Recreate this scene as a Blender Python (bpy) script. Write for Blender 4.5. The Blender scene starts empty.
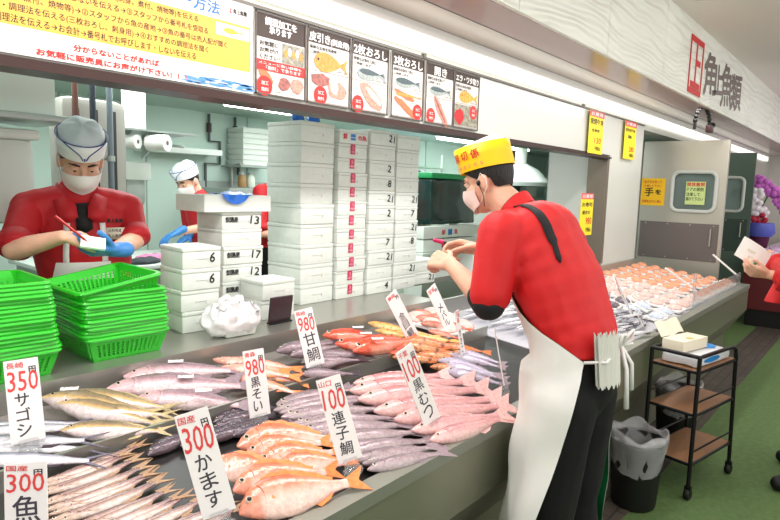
import bpy, bmesh, math, random
from math import pi, sin, cos, radians, sqrt, atan2
from mathutils import Vector, Matrix, Euler, noise
from mathutils.bvhtree import BVHTree

SC = bpy.context.scene
COL = SC.collection
RND = random.Random(11)
V = Vector

# ------------------------------------------------------------------ camera
CAMZ = 1.6
YAW, PIT, ROL = radians(39.9), radians(6.84), radians(1.7)
FW = V((cos(YAW) * cos(PIT), sin(YAW) * cos(PIT), -sin(PIT)))
RT0 = V((sin(YAW), -cos(YAW), 0))
UP0 = RT0.cross(FW)
RT = RT0 * cos(ROL) + UP0 * sin(ROL)
UP = -RT0 * sin(ROL) + UP0 * cos(ROL)
cam_d = bpy.data.cameras.new('camera')
cam = bpy.data.objects.new('camera', cam_d)
COL.objects.link(cam)
cam_d.sensor_width = 36.0
cam_d.lens = 600 / 780 * 36
cam_d.clip_start = 0.05
m = Matrix((RT, UP, -FW)).transposed().to_4x4()
m.translation = (0, 0, CAMZ)
cam.matrix_world = m
SC.camera = cam

# ------------------------------------------------------------------ materials
def lin(c):
    out = []
    for v in c[:3]:
        v = v / 255.0
        out.append(v / 12.92 if v <= 0.04045 else ((v + 0.055) / 1.055) ** 2.4)
    return (*out, 1.0)

MATS = {}
def mat(name, col=(200, 200, 200), rough=.5, metal=0., noise_=0., nscale=6., bump=0., bscale=60., trans=0.,
        emit=0., ecol=None, alpha=1., coat=0., sss=0., stretch=(1, 1, 1), ior=1.45):
    if name in MATS:
        return MATS[name]
    m = bpy.data.materials.new(name)
    m.use_nodes = True
    nt = m.node_tree
    p = nt.nodes['Principled BSDF']
    c = lin(col)
    p.inputs['Base Color'].default_value = c
    p.inputs['Roughness'].default_value = rough
    p.inputs['Metallic'].default_value = metal
    p.inputs['Transmission Weight'].default_value = trans
    p.inputs['Alpha'].default_value = alpha
    p.inputs['Coat Weight'].default_value = coat
    p.inputs['IOR'].default_value = ior
    if sss:
        p.inputs['Subsurface Weight'].default_value = sss
        p.inputs['Subsurface Radius'].default_value = (.01, .004, .003)
    if emit:
        p.inputs['Emission Color'].default_value = lin(ecol or col)
        p.inputs['Emission Strength'].default_value = emit
    if noise_ or bump:
        tc = nt.nodes.new('ShaderNodeTexCoord')
        mp = nt.nodes.new('ShaderNodeMapping')
        mp.inputs['Scale'].default_value = stretch
        nt.links.new(tc.outputs['Object'], mp.inputs['Vector'])
    if noise_:
        n = nt.nodes.new('ShaderNodeTexNoise')
        n.inputs['Scale'].default_value = nscale
        n.inputs['Detail'].default_value = 4
        nt.links.new(mp.outputs['Vector'], n.inputs['Vector'])
        r = nt.nodes.new('ShaderNodeValToRGB')
        r.color_ramp.elements[0].position = .3
        r.color_ramp.elements[1].position = .7
        r.color_ramp.elements[0].color = tuple(x * (1 - noise_) for x in c[:3]) + (1,)
        r.color_ramp.elements[1].color = tuple(min(1, x * (1 + noise_)) for x in c[:3]) + (1,)
        nt.links.new(n.outputs['Fac'], r.inputs['Fac'])
        nt.links.new(r.outputs['Color'], p.inputs['Base Color'])
    if bump:
        n2 = nt.nodes.new('ShaderNodeTexNoise')
        n2.inputs['Scale'].default_value = bscale
        n2.inputs['Detail'].default_value = 3
        nt.links.new(mp.outputs['Vector'], n2.inputs['Vector'])
        b = nt.nodes.new('ShaderNodeBump')
        b.inputs['Strength'].default_value = bump
        b.inputs['Distance'].default_value = .01
        nt.links.new(n2.outputs['Fac'], b.inputs['Height'])
        nt.links.new(b.outputs['Normal'], p.inputs['Normal'])
    MATS[name] = m
    return m

def mat_ramp(name, stops, axis='Y', rough=.3, spots=None, nscale=14., bump=.3, bscale=90., head=None, jitter=.12, metal=0., coat=0., mottle=.32):
    """colour runs across a body along one of its own (generated) axes, broken by noise"""
    if name in MATS:
        return MATS[name]
    m = bpy.data.materials.new(name)
    m.use_nodes = True
    nt = m.node_tree
    N, Lk = nt.nodes, nt.links
    p = N['Principled BSDF']
    p.inputs['Roughness'].default_value = rough
    p.inputs['Metallic'].default_value = metal
    p.inputs['Coat Weight'].default_value = coat
    p.inputs['Coat Roughness'].default_value = .12
    tc = N.new('ShaderNodeTexCoord')
    sp = N.new('ShaderNodeSeparateXYZ')
    Lk.new(tc.outputs['Generated'], sp.inputs[0])
    nz = N.new('ShaderNodeTexNoise'); nz.inputs['Scale'].default_value = nscale; nz.inputs['Detail'].default_value = 5
    Lk.new(tc.outputs['Object'], nz.inputs['Vector'])
    ma = N.new('ShaderNodeMath'); ma.operation = 'MULTIPLY_ADD'
    Lk.new(nz.outputs['Fac'], ma.inputs[0]); ma.inputs[1].default_value = jitter * 2; ma.inputs[2].default_value = -jitter
    ad = N.new('ShaderNodeMath'); ad.operation = 'ADD'
    Lk.new(sp.outputs[axis], ad.inputs[0]); Lk.new(ma.outputs[0], ad.inputs[1])
    r = N.new('ShaderNodeValToRGB')
    e = r.color_ramp.elements
    while len(e) < len(stops):
        e.new(.5)
    for k, (pos, c) in enumerate(stops):
        e[k].position = pos; e[k].color = lin(c)
    Lk.new(ad.outputs[0], r.inputs['Fac'])
    out = r.outputs['Color']
    if spots:
        col, scale, thr = spots
        vz = N.new('ShaderNodeTexNoise'); vz.inputs['Scale'].default_value = scale; vz.inputs['Detail'].default_value = 2
        Lk.new(tc.outputs['Object'], vz.inputs['Vector'])
        g = N.new('ShaderNodeValToRGB'); g.color_ramp.elements[0].position = thr; g.color_ramp.elements[1].position = thr + .08
        Lk.new(vz.outputs['Fac'], g.inputs['Fac'])
        mx = N.new('ShaderNodeMix'); mx.data_type = 'RGBA'
        Lk.new(g.outputs['Color'], mx.inputs['Factor']); Lk.new(out, mx.inputs[6]); mx.inputs[7].default_value = lin(col)
        out = mx.outputs[2]
    if head:
        col, pos = head
        g = N.new('ShaderNodeValToRGB'); g.color_ramp.elements[0].position = pos; g.color_ramp.elements[1].position = pos + .05
        g.color_ramp.elements[0].color = (.7, .7, .7, 1); g.color_ramp.elements[1].color = (0, 0, 0, 1)
        Lk.new(sp.outputs['X'], g.inputs['Fac'])
        mx = N.new('ShaderNodeMix'); mx.data_type = 'RGBA'
        Lk.new(g.outputs['Color'], mx.inputs['Factor']); Lk.new(out, mx.inputs[6]); mx.inputs[7].default_value = lin(col)
        out = mx.outputs[2]
    Lk.new(out, p.inputs['Base Color'])
    if mottle:
        n3 = N.new('ShaderNodeTexNoise'); n3.inputs['Scale'].default_value = 70; n3.inputs['Detail'].default_value = 6; n3.inputs['Roughness'].default_value = .7
        Lk.new(tc.outputs['Object'], n3.inputs['Vector'])
        g3 = N.new('ShaderNodeMapRange'); g3.inputs[1].default_value = .3; g3.inputs[2].default_value = .7; g3.inputs[3].default_value = 1 - mottle; g3.inputs[4].default_value = 1 + mottle * .4
        Lk.new(n3.outputs['Fac'], g3.inputs[0])
        mx = N.new('ShaderNodeMix'); mx.data_type = 'RGBA'; mx.blend_type = 'MULTIPLY'; mx.inputs['Factor'].default_value = 1
        Lk.new(p.inputs['Base Color'].links[0].from_socket, mx.inputs[6]); Lk.new(g3.outputs[0], mx.inputs[7])
        Lk.new(mx.outputs[2], p.inputs['Base Color'])
    if bump:
        n2 = N.new('ShaderNodeTexVoronoi'); n2.inputs['Scale'].default_value = bscale
        Lk.new(tc.outputs['Object'], n2.inputs['Vector'])
        b = N.new('ShaderNodeBump'); b.inputs['Strength'].default_value = bump; b.inputs['Distance'].default_value = .004
        Lk.new(n2.outputs['Distance'], b.inputs['Height']); Lk.new(b.outputs['Normal'], p.inputs['Normal'])
    MATS[name] = m
    return m

# ------------------------------------------------------------------ mesh building
class MB:
    def __init__(s):
        s.bm = bmesh.new()
    def _add(s, verts, faces, M=None):
        vs = [s.bm.verts.new(M @ V(v) if M else V(v)) for v in verts]
        for f in faces:
            try:
                s.bm.faces.new([vs[i] for i in f])
            except ValueError:
                pass
        return s
    def box(s, c, size, M=None, bev=0., taper=None):
        x, y, z = (k / 2 for k in size)
        b = bmesh.new()
        bmesh.ops.create_cube(b, size=1)
        for v in b.verts:
            t = 1.
            if taper and v.co.z < 0:
                t = taper
            v.co = V((v.co.x * size[0] * t, v.co.y * size[1] * t, v.co.z * size[2]))
        if bev:
            bmesh.ops.bevel(b, geom=b.edges[:], offset=bev, segments=2, profile=.6, affect='EDGES')
        T = Matrix.Translation(V(c))
        T = (M @ T) if M else T
        return s.merge(b, T)
    def span(s, a, b, bev=0., M=None):
        a, b = V(a), V(b)
        return s.box((a + b) / 2, [abs(q) for q in (b - a)], M, bev)
    def merge(s, b, T=None):
        idx = {}
        for v in b.verts:
            idx[v] = s.bm.verts.new(T @ v.co if T else v.co)
        for f in b.faces:
            try:
                s.bm.faces.new([idx[v] for v in f.verts])
            except ValueError:
                pass
        b.free()
        return s
    def tube(s, pts, r, n=8, cap=True, M=None):
        pts = [V(p) for p in pts]
        rs = r if isinstance(r, (list, tuple)) else [r] * len(pts)
        rings = []
        prev = None
        for i, p in enumerate(pts):
            d = (pts[min(i + 1, len(pts) - 1)] - pts[max(i - 1, 0)])
            d = d.normalized() if d.length > 1e-9 else V((0, 0, 1))
            if prev is None:
                a = d.orthogonal().normalized()
            else:
                a = (prev - d * prev.dot(d))
                a = a.normalized() if a.length > 1e-6 else d.orthogonal().normalized()
            prev = a
            b = d.cross(a)
            rings.append([p + (a * cos(2 * pi * k / n) + b * sin(2 * pi * k / n)) * rs[i] for k in range(n)])
        return s.loft(rings, cap, True, M)
    def loft(s, rings, cap=True, closed=True, M=None):
        n = len(rings[0])
        verts = [q for r in rings for q in r]
        faces = []
        for i in range(len(rings) - 1):
            for k in range(n if closed else n - 1):
                a, b = i * n + k, i * n + (k + 1) % n
                faces.append((a, b, b + n, a + n))
        if cap and closed:
            faces.append(tuple(range(n))[::-1])
            faces.append(tuple((len(rings) - 1) * n + k for k in range(n)))
        return s._add(verts, faces, M)
    def lathe(s, prof, n=20, M=None, cap=True, sx=1., sy=1.):
        rings = [[(r * cos(2 * pi * k / n) * sx, r * sin(2 * pi * k / n) * sy, z) for k in range(n)] for r, z in prof]
        return s.loft(rings, cap, True, M)
    def ell(s, c, r, M=None, u=12, v=8):
        b = bmesh.new()
        bmesh.ops.create_uvsphere(b, u_segments=u, v_segments=v, radius=1)
        T = Matrix.Translation(V(c)) @ (M or Matrix.Identity(4)) @ Matrix.Diagonal((*r, 1))
        return s.merge(b, T)
    def prism(s, pts, t, M=None):
        """outline in local XY, thickness t along +Z"""
        n = len(pts)
        verts = [(p[0], p[1], 0) for p in pts] + [(p[0], p[1], t) for p in pts]
        faces = [tuple(range(n))[::-1], tuple(range(n, 2 * n))]
        faces += [(k, (k + 1) % n, (k + 1) % n + n, k + n) for k in range(n)]
        return s._add(verts, faces, M)
    def grid(s, fn, nu, nv, M=None, wrap=False):
        verts = [fn(i / (nu - 1 if not wrap else nu), j / (nv - 1)) for j in range(nv) for i in range(nu)]
        faces = []
        for j in range(nv - 1):
            for i in range(nu if wrap else nu - 1):
                a, b = j * nu + i, j * nu + (i + 1) % nu
                faces.append((a, b, b + nu, a + nu))
        return s._add(verts, faces, M)
    def build(s, name, material, parent=None, smooth=40, recalc=True):
        if recalc:
            bmesh.ops.recalc_face_normals(s.bm, faces=s.bm.faces[:])
        me = bpy.data.meshes.new(name)
        s.bm.to_mesh(me)
        s.bm.free()
        return link_mesh(name, me, material, parent, smooth)

def link_mesh(name, me, material, parent=None, smooth=40):
    if material and not me.materials:
        me.materials.append(material)
    if smooth:
        me.shade_smooth()
        if smooth < 180:
            me.set_sharp_from_angle(angle=radians(smooth))
    o = bpy.data.objects.new(name, me)
    COL.objects.link(o)
    if parent:
        o.parent = parent
    return o

def tag(o, label=None, cat=None, group=None, kind=None):
    if label: o['label'] = label
    if cat: o['category'] = cat
    if group: o['group'] = group
    if kind: o['kind'] = kind
    return o

def thing(name, label, cat, loc=(0, 0, 0), rz=0., group=None, rot=None):
    o = bpy.data.objects.new(name, None)
    o.empty_display_size = .05
    COL.objects.link(o)
    o.location = loc
    o.rotation_euler = rot if rot else (0, 0, rz)
    return tag(o, label, cat, group)

def struct(name, mb, material, smooth=40):
    return tag(mb.build(name, material, None, smooth), kind='structure')

def children(o):
    return [c for c in KIDS.get(o.name, [])]

def dup(root, loc, rot=None, label=None, group=None, scale=None):
    r = root.copy(); COL.objects.link(r)
    r.location = loc
    if rot is not None: r.rotation_euler = rot
    if scale: r.scale = scale
    if label: r['label'] = label
    if group: r['group'] = group
    for ch in list(root.children):
        c = ch.copy(); COL.objects.link(c); c.parent = r
        for g in list(ch.children):
            d = g.copy(); COL.objects.link(d); d.parent = c
    return r

def rotm(x=0, y=0, z=0):
    return Euler((radians(x), radians(y), radians(z))).to_matrix().to_4x4()
def tr(*p):
    return Matrix.Translation(V(p))
FACE = rotm(90)          # local XY drawing -> stands in XZ, faces -Y

# ------------------------------------------------------------------ lettering
_TX = {}
def txt_mesh(body, res=2):
    if body not in _TX:
        cu = bpy.data.curves.new('t', 'FONT')
        cu.body = body
        cu.resolution_u = res
        o = bpy.data.objects.new('t', cu)
        COL.objects.link(o)
        bpy.context.view_layer.update()
        me = bpy.data.meshes.new_from_object(o.evaluated_get(bpy.context.evaluated_depsgraph_get()))
        bpy.data.objects.remove(o)
        _TX[body] = me
    return _TX[body]

def letters(items, name, material, parent, M=None, fat=0.):
    """items: (text, x, y, w, h[, rot_deg]) boxes in a local XY drawing; fat repeats the outline a little to the side"""
    out = MB()
    for it in items:
        body, x, y, w, h = it[:5]
        me = txt_mesh(body)
        if not me.vertices:
            continue
        xs = [v.co.x for v in me.vertices]; ys = [v.co.y for v in me.vertices]
        x0, x1, y0, y1 = min(xs), max(xs), min(ys), max(ys)
        sx, sy = w / max(1e-6, x1 - x0), h / max(1e-6, y1 - y0)
        R = Matrix.Rotation(radians(it[5]), 4, 'Z') if len(it) > 5 else Matrix.Identity(4)
        offs = [(0, 0)] + ([(fat, 0), (0, fat), (fat, fat)] if fat else [])
        for k, (ox, oy) in enumerate(offs):
            T = tr(x + w / 2 + ox, y + h / 2 + oy, .00002 * k) @ R @ tr(-w / 2, -h / 2, 0)
            if M: T = M @ T
            b = bmesh.new(); b.from_mesh(me)
            for v in b.verts:
                v.co = V(((v.co.x - x0) * sx, (v.co.y - y0) * sy, 0))
            out.merge(b, T)
    return out.build(name, material, parent, smooth=0, recalc=False)

# ------------------------------------------------------------------ one continuous skin from overlapping tapered limbs
def cap_mesh(b, p0, r0, p1, r1, n=14):
    p0, p1 = V(p0), V(p1)
    d = (p1 - p0); L = d.length
    d = d.normalized() if L > 1e-9 else V((0, 0, 1))
    a = d.orthogonal().normalized(); c = d.cross(a)
    rings = []
    for k in range(1, 5):
        t = -pi / 2 + k * pi / 10
        rings.append((p0 + d * r0 * sin(t), r0 * cos(t)))
    rings.append((p0, r0)); rings.append((p1, r1))
    for k in range(1, 5):
        t = k * pi / 10
        rings.append((p1 + d * r1 * sin(t), r1 * cos(t)))
    rv = [[b.verts.new(q + (a * cos(2 * pi * i / n) + c * sin(2 * pi * i / n)) * r) for i in range(n)] for q, r in rings]
    for u, w in zip(rv, rv[1:]):
        for i in range(n):
            b.faces.new((u[i], u[(i + 1) % n], w[(i + 1) % n], w[i]))
    b.faces.new(rv[0][::-1]); b.faces.new(rv[-1])

def ell_mesh(b, c, r, M=None):
    t = bmesh.new()
    bmesh.ops.create_uvsphere(t, u_segments=18, v_segments=12, radius=1)
    T = Matrix.Translation(V(c)) @ (M or Matrix.Identity(4)) @ Matrix.Diagonal((*r, 1))
    idx = {v: b.verts.new(T @ v.co) for v in t.verts}
    for f in t.faces:
        b.faces.new([idx[v] for v in f.verts])
    t.free()

def skin(prims, voxel=.006, smooth=4, folds=None, origin=V((0, 0, 0))):
    b = bmesh.new()
    for q in prims:
        if q[0] == 'c': cap_mesh(b, *q[1:])
        else: ell_mesh(b, *q[1:])
    bmesh.ops.recalc_face_normals(b, faces=b.faces[:])
    me = bpy.data.meshes.new('tmp'); b.to_mesh(me); b.free()
    o = bpy.data.objects.new('tmp', me); COL.objects.link(o)
    rm = o.modifiers.new('r', 'REMESH'); rm.mode = 'VOXEL'; rm.voxel_size = voxel; rm.use_smooth_shade = True
    if smooth:
        sm = o.modifiers.new('s', 'SMOOTH'); sm.factor = .5; sm.iterations = smooth
    bpy.context.view_layer.update()
    out = bpy.data.meshes.new_from_object(o.evaluated_get(bpy.context.evaluated_depsgraph_get()))
    bpy.data.objects.remove(o); bpy.data.meshes.remove(me)
    if folds:
        amp, sc, stretch = folds
        nrm = [v.normal.copy() for v in out.vertices]
        for v, nn in zip(out.vertices, nrm):
            q = V((v.co.x * stretch[0], v.co.y * stretch[1], v.co.z * stretch[2])) * sc
            w = 1 - abs(noise.noise(q)) * 2.2
            w2 = noise.noise(q * 2.3 + V((3, 1, 7)))
            v.co += nn * amp * (w * .7 + w2 * .5)
    return out

def bvh_of(*meshes):
    vs, fs = [], []
    for me in meshes:
        k = len(vs)
        vs += [v.co.copy() for v in me.vertices]
        fs += [tuple(i + k for i in p.vertices) for p in me.polygons]
    return BVHTree.FromPolygons(vs, fs)

def place_mesh(me, name, material, parent, loc=None):
    """mesh given in world space, hung on a parent that has no rotation"""
    o = link_mesh(name, me, material, parent, 180)
    if parent:
        p = parent; off = V((0, 0, 0))
        while p:
            off += p.location; p = p.parent
        me.transform(Matrix.Translation(-off))
    return o

def ribbon(bvh, pts, width, off=.004, wdir=None, thick=.002, n=None):
    """a cloth strip that lies on a surface along a polyline given in world space"""
    if n:
        q = []
        for k in range(n):
            t = k / (n - 1) * (len(pts) - 1); i = min(int(t), len(pts) - 2)
            q.append(V(pts[i]).lerp(V(pts[i + 1]), t - i))
        pts = q
    P = []
    for p in pts:
        loc, nn, _, _ = bvh.find_nearest(V(p))
        P.append((loc, nn))
    mb = MB(); rings = []
    for i, (p, nn) in enumerate(P):
        d = (P[min(i + 1, len(P) - 1)][0] - P[max(0, i - 1)][0])
        s = nn.cross(d).normalized()
        w = width[i * (len(width) - 1) // max(1, len(P) - 1)] if isinstance(width, (list, tuple)) else width
        a = bvh.find_nearest(p + s * w / 2); c = bvh.find_nearest(p - s * w / 2)
        rings.append([a[0] + a[1] * off, c[0] + c[1] * off, c[0] + c[1] * (off + thick), a[0] + a[1] * (off + thick)])
    mb.loft(rings, True, True)
    bmesh.ops.recalc_face_normals(mb.bm, faces=mb.bm.faces[:])
    me = bpy.data.meshes.new('r'); mb.bm.to_mesh(me); mb.bm.free()
    return me
def mesh_of(mb):
    bmesh.ops.recalc_face_normals(mb.bm, faces=mb.bm.faces[:])
    me = bpy.data.meshes.new('m'); mb.bm.to_mesh(me); mb.bm.free()
    return me

ORD = ['first', 'second', 'third', 'fourth', 'fifth', 'sixth', 'seventh', 'eighth', 'ninth', 'tenth', 'eleventh', 'twelfth',
       'thirteenth', 'fourteenth', 'fifteenth', 'sixteenth', 'seventeenth', 'eighteenth', 'nineteenth', 'twentieth', 'twenty first', 'twenty second', 'twenty third', 'twenty fourth']
# ------------------------------------------------------------------ the setting
STEEL = mat('brushed steel', (176, 176, 168), .32, .75, bump=.06, bscale=30, stretch=(1, 40, 40))
STEEL_D = mat('dull steel', (150, 152, 142), .42, .6, bump=.05, bscale=25, stretch=(1, 30, 30))
WHITE = mat('white wall panel', (210, 212, 205), .22)
CEIL = mat('white ceiling board', (236, 228, 220), .5)
MAUVE = mat('mauve soffit board', (176, 144, 142), .2)
BROWN = mat('brown steel channel', (58, 37, 33), .35, .2)
TAUPE = mat('taupe aluminium', (122, 112, 100), .4, .3)
MINT = mat('mint kitchen wall', (196, 217, 207), .45)
MINTC = mat('mint kitchen ceiling', (186, 205, 197), .5)
BLACK = mat('black plastic', (12, 12, 13), .5)
DARK = mat('dark recess', (26, 27, 25), .6)
PAPER = mat('white paper', (244, 243, 240), .6)
MATGREEN = mat('green floor mat', (88, 114, 66), .8, noise_=.14, nscale=30, bump=.3, bscale=300)

def x_prism(prof, x0, x1, mb=None):
    """outline in (Y,Z) pulled along X"""
    mb = mb or MB()
    n = len(prof)
    verts = [(x0, y, z) for y, z in prof] + [(x1, y, z) for y, z in prof]
    faces = [tuple(range(n)), tuple(range(n, 2 * n))[::-1]] + [(k, (k + 1) % n, (k + 1) % n + n, k + n) for k in range(n)]
    return mb._add(verts, faces)

struct('floor', MB().span((-4, -4, -.06), (16, 8, 0)), MATGREEN, 0)
# dark tiled strip running along the counters
m = mat('grey floor tile', (86, 78, 70), .5)
nt = m.node_tree
tc = nt.nodes.new('ShaderNodeTexCoord'); bk = nt.nodes.new('ShaderNodeTexBrick')
bk.inputs['Scale'].default_value = 3.2; bk.inputs['Mortar Size'].default_value = .015
bk.inputs['Color1'].default_value = lin((92, 83, 76)); bk.inputs['Color2'].default_value = lin((78, 71, 65)); bk.inputs['Mortar'].default_value = lin((52, 48, 44))
nt.links.new(tc.outputs['Object'], bk.inputs['Vector']); nt.links.new(bk.outputs['Color'], nt.nodes['Principled BSDF'].inputs['Base Color'])
struct('trim_1', MB().span((1.5, .89, 0), (16, 1.19, .006)), m, 0)

struct('ceiling', MB().span((-4, -4, 3.04), (16, 1.43, 3.1)), CEIL, 0)
# patterned fascia: rows of soft flat waves pressed into white panels
FAS = mat('white wave panel', (246, 248, 240), .35)
nt = FAS.node_tree
tc = nt.nodes.new('ShaderNodeTexCoord'); mp = nt.nodes.new('ShaderNodeMapping'); mp.inputs['Scale'].default_value = (4.2, 1, 10)
vo = nt.nodes.new('ShaderNodeTexWave'); vo.bands_direction = 'Z'; vo.inputs['Scale'].default_value = .42; vo.inputs['Distortion'].default_value = 9.; vo.inputs['Detail'].default_value = 1.; vo.inputs['Detail Scale'].default_value = .9
bp = nt.nodes.new('ShaderNodeBump'); bp.inputs['Strength'].default_value = 1.; bp.inputs['Distance'].default_value = .011
nt.links.new(tc.outputs['Object'], mp.inputs['Vector']); nt.links.new(mp.outputs['Vector'], vo.inputs['Vector'])
nt.links.new(vo.outputs['Fac'], bp.inputs['Height']); nt.links.new(bp.outputs['Normal'], nt.nodes['Principled BSDF'].inputs['Normal'])
fb = MB()
edges = [-1.5, .36, 1.47, 2.58, 3.69, 4.80, 5.91, 7.02, 8.13, 9.24, 10.35, 11.46, 14]
for a, b in zip(edges, edges[1:]):
    fb.span((a + .003, 1.425, 2.431), (b - .003, 1.45, 3.04))
struct('wall_upper', fb, FAS, 0)
struct('trim_2', MB().span((-1.5, 1.45, 2.43), (14, 1.685, 2.46)), MAUVE, 0)
struct('trim_3', MB().span((-1.5, 1.45, 2.46), (14, 1.47, 3.04)), DARK, 0)
struct('trim_4', MB().span((-1.5, 1.685, 2.432), (14, 1.70, 2.452)), mat('thin shadow gap profile', (60, 55, 50), .5), 0)
GLOSSC = mat('glossy cream ceiling panel', (206, 196, 186), .24)
struct('ceiling_recess', MB().span((-1.5, 1.70, 2.44), (14, 2.3, 2.47)), GLOSSC, 0)
# wall over the serving hatch and beside it
struct('wall_front', MB().span((-1.5, 2.0, 1.945), (5.37, 2.10, 2.44)), WHITE, 0)
struct('wall_right', MB().span((5.37, 2.0, 0), (6.28, 2.14, 2.44)), WHITE, 0)
struct('trim_5', MB().span((-1.5, 1.97, 1.912), (5.37, 2.10, 1.928)).span((-1.5, 1.985, 1.928), (5.37, 2.10, 1.945)), BROWN, 0)
struct('trim_6', MB().span((5.32, 1.985, .98), (5.37, 2.16, 1.94)), TAUPE, 0)
struct('wall_partition', MB().span((5.36, 2.15, 0), (5.46, 2.55, 2.42)), mat('pale grey partition', (205, 209, 207), .5), 0)
struct('trim_7', MB().span((-1.5, 1.985, 2.283), (6.26, 2.0, 2.295)).span((2.6, 1.98, 2.286), (2.62, 2.0, 2.31)).span((4.72, 1.98, 2.286), (4.74, 2.0, 2.31)), mat('thin picture rail', (110, 106, 100), .4, .3), 0)
# kitchen shell
struct('wall_back', MB().span((-2, 6.0, 0), (14, 6.1, 2.6)), MINT, 0)
struct('wall_left', MB().span((-2, 2.12, 0), (-1.9, 6.0, 2.6)), MINT, 0)
struct('wall_far', MB().span((12.4, 2.15, 0), (12.5, 6.0, 2.6)), MINT, 0)
struct('ceiling_kitchen', MB().span((-2, 2.12, 2.38), (12.4, 6.0, 2.42)), MINTC, 0)
# panel joints on the kitchen back wall
jm = MB()
for x in (1.2, 2.35, 3.18, 4.45, 5.6, 6.8, 8.0, 9.2):
    jm.span((x, 5.992, 0), (x + .012, 6.0, 2.38))
struct('trim_8', jm, mat('grey panel joint', (160, 180, 172), .5), 0)
# beyond the swing doors
struct('wall_passage', MB().span((6.28, 2.9, 0), (14, 3.0, 2.44)), WHITE, 0)
struct('wall_lintel', MB().span((6.28, 2.0, 2.25), (14, 2.12, 2.44)), WHITE, 0)
struct('wall_beyond', MB().span((9.1, 2.0, 0), (14, 2.12, 2.25)), WHITE, 0)
struct('wall_end', MB().span((14, -4, 0), (14.1, 3, 3.1)), mat('far pale wall', (226, 222, 216), .6), 0)

# long light fitting in the corner above the wall panels
lt = thing('linear_light', 'long glowing white light strip running along the wall above the fish posters', 'light', (0, 1.94, 2.36))
MB().span((-1.5, -.0, .03), (13.5, .058, .078)).build('housing', mat('white lamp housing', (240, 240, 238), .4), lt, 0)
TUBE = mat('warm white lamp diffuser', (255, 250, 240), .5, emit=4.5, ecol=(255, 250, 240))
MB().box((6, .036, -.006), (15, .03, .075), bev=.006).build('diffuser', mat('glowing strip diffuser', (255, 251, 242), .5, emit=1.05, ecol=(255, 251, 242)), lt)

# ------------------------------------------------------------------ signs over the hatch
INK = mat('black ink', (28, 26, 26), .6)
RED = mat('red ink', (206, 44, 40), .55)
DRED = mat('deep red ink', (190, 30, 34), .55)
BLUEI = mat('blue ink', (58, 120, 190), .55)
GREYT = mat('grey small print', (110, 104, 100), .6)
YEL = mat('yellow print', (228, 172, 70), .45)
PY = mat('bright yellow paper', (250, 226, 40), .5)
def flat(mb, x0, y0, x1, y1, t=.0006, z=0.):
    return mb.span((x0, y0, z), (x1, y1, z + t))
bn = thing('banner', 'long yellow and white ordering banner with red and blue Japanese lettering', 'sign', (0, 1.998, 0))
MB().span((-1.2, -.012, 1.952), (1.503, 0, 2.282)).build('board', mat('white banner film', (214, 213, 208), .28), bn, 0)
FB = tr(0, -.0125, 0) @ FACE
flat(MB(), -1.2, 2.032, 1.489, 2.2).build('yellow_field', YEL, bn, 0).matrix_local = FB
rows = [
    (2.168, 'ご注文の際は①お名前を伝える→②売場の魚を選ぶ→加工の方法(刺身、煮付、焼物等)を伝える', 1.26, .019),
    (2.134, '①魚の番号を伝える(刺身、煮付、焼物等)→②調理をする・しないを伝える→③スタッフから番号札を受取る', 1.30, .02),
    (2.100, 'を・しないを伝える(刺身、煮付、焼物等)→②スタッフから魚の産地→③魚の番号は売人配が聞く', 1.38, .02),
    (2.068, 'しないを伝える→③調理する場合・調理法を伝える(三枚おろし、刺身用)→④おすすめの調理法を聞く', 1.30, .02),
    (2.038, '→④調理する場合・調理法を伝える→お会計→番号札でお呼びします・しないを伝える', 1.25, .019),
]
letters([(t[-(len(t) if len(t) < 44 else 44):], x1 - .0212 * min(44, len(t)), y, .0212 * min(44, len(t)), h * 1.25) for y, t, x1, h in rows], 'lettering', INK, bn, FB @ tr(0, 0, .0008), fat=.0006)
letters([('生鮮魚のオーダー方法', .78, 2.215, .57, .045)], 'lettering', BLUEI, bn, FB @ tr(0, 0, .0008), fat=.0016)
letters([('分からないことがあれば', .826, 1.99, .28, .02)], 'lettering', RED, bn, FB @ tr(0, 0, .0008), fat=.0014)
letters([('お気軽に販売員にお声がけ下さい！！！', .72, 1.959, .49, .02)], 'lettering', RED, bn, FB @ tr(0, 0, .0008), fat=.0014)
letters([('角上魚類', 1.41, 2.236, .062, .017)], 'lettering', INK, bn, FB @ tr(0, 0, .0008), fat=.0008)
letters([('上', 1.39, 2.236, .016, .018)], 'emblem', RED, bn, FB @ tr(0, 0, .0008), fat=.001)
bl = MB(); rr = random.Random(4)
for k in range(60):
    x = 1.21 + rr.random() * .28; y = 1.957 + rr.random() * .03 * (1 - abs(x - 1.38) * 2)
    w = .012 + rr.random() * .03
    bl.prism([(x - w, y), (x - w * .3, y + .004), (x + w * .5, y + .002), (x + w, y + .001), (x + w * .2, y - .003)], .0004, FB @ tr(0, 0, .0002 * (k % 3)))
bl.build('wave_print', mat('sea blue print', (84, 142, 200), .5), bn, 0)
def fish_outline(x, y, L, H, flip=False):
    pts = []
    for k in range(17):
        t = k / 16
        pts.append((t * .78, .5 * H * (sin(pi * min(1, t ** .7)) ** .8) + .06 * H * t))
    up = pts
    out = [(px, py) for px, py in up] + [(1.0, .42 * H), (.93, 0), (1.0, -.42 * H)] + [(px, -py) for px, py in reversed(up)]
    return [(x + (1 - px if flip else px) * L, y + py) for px, py in out]
flat(MB(), 1.335, 2.146, 1.482, 2.19).build('fish_panel', PAPER, bn, 0).matrix_local = FB @ tr(0, 0, .0006)
MB().prism(fish_outline(1.365, 2.168, .09, .02), .0005, FB @ tr(0, 0, .0014)).build('fish_picture', mat('lime yellow print', (214, 214, 60), .5), bn, 0)

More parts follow.
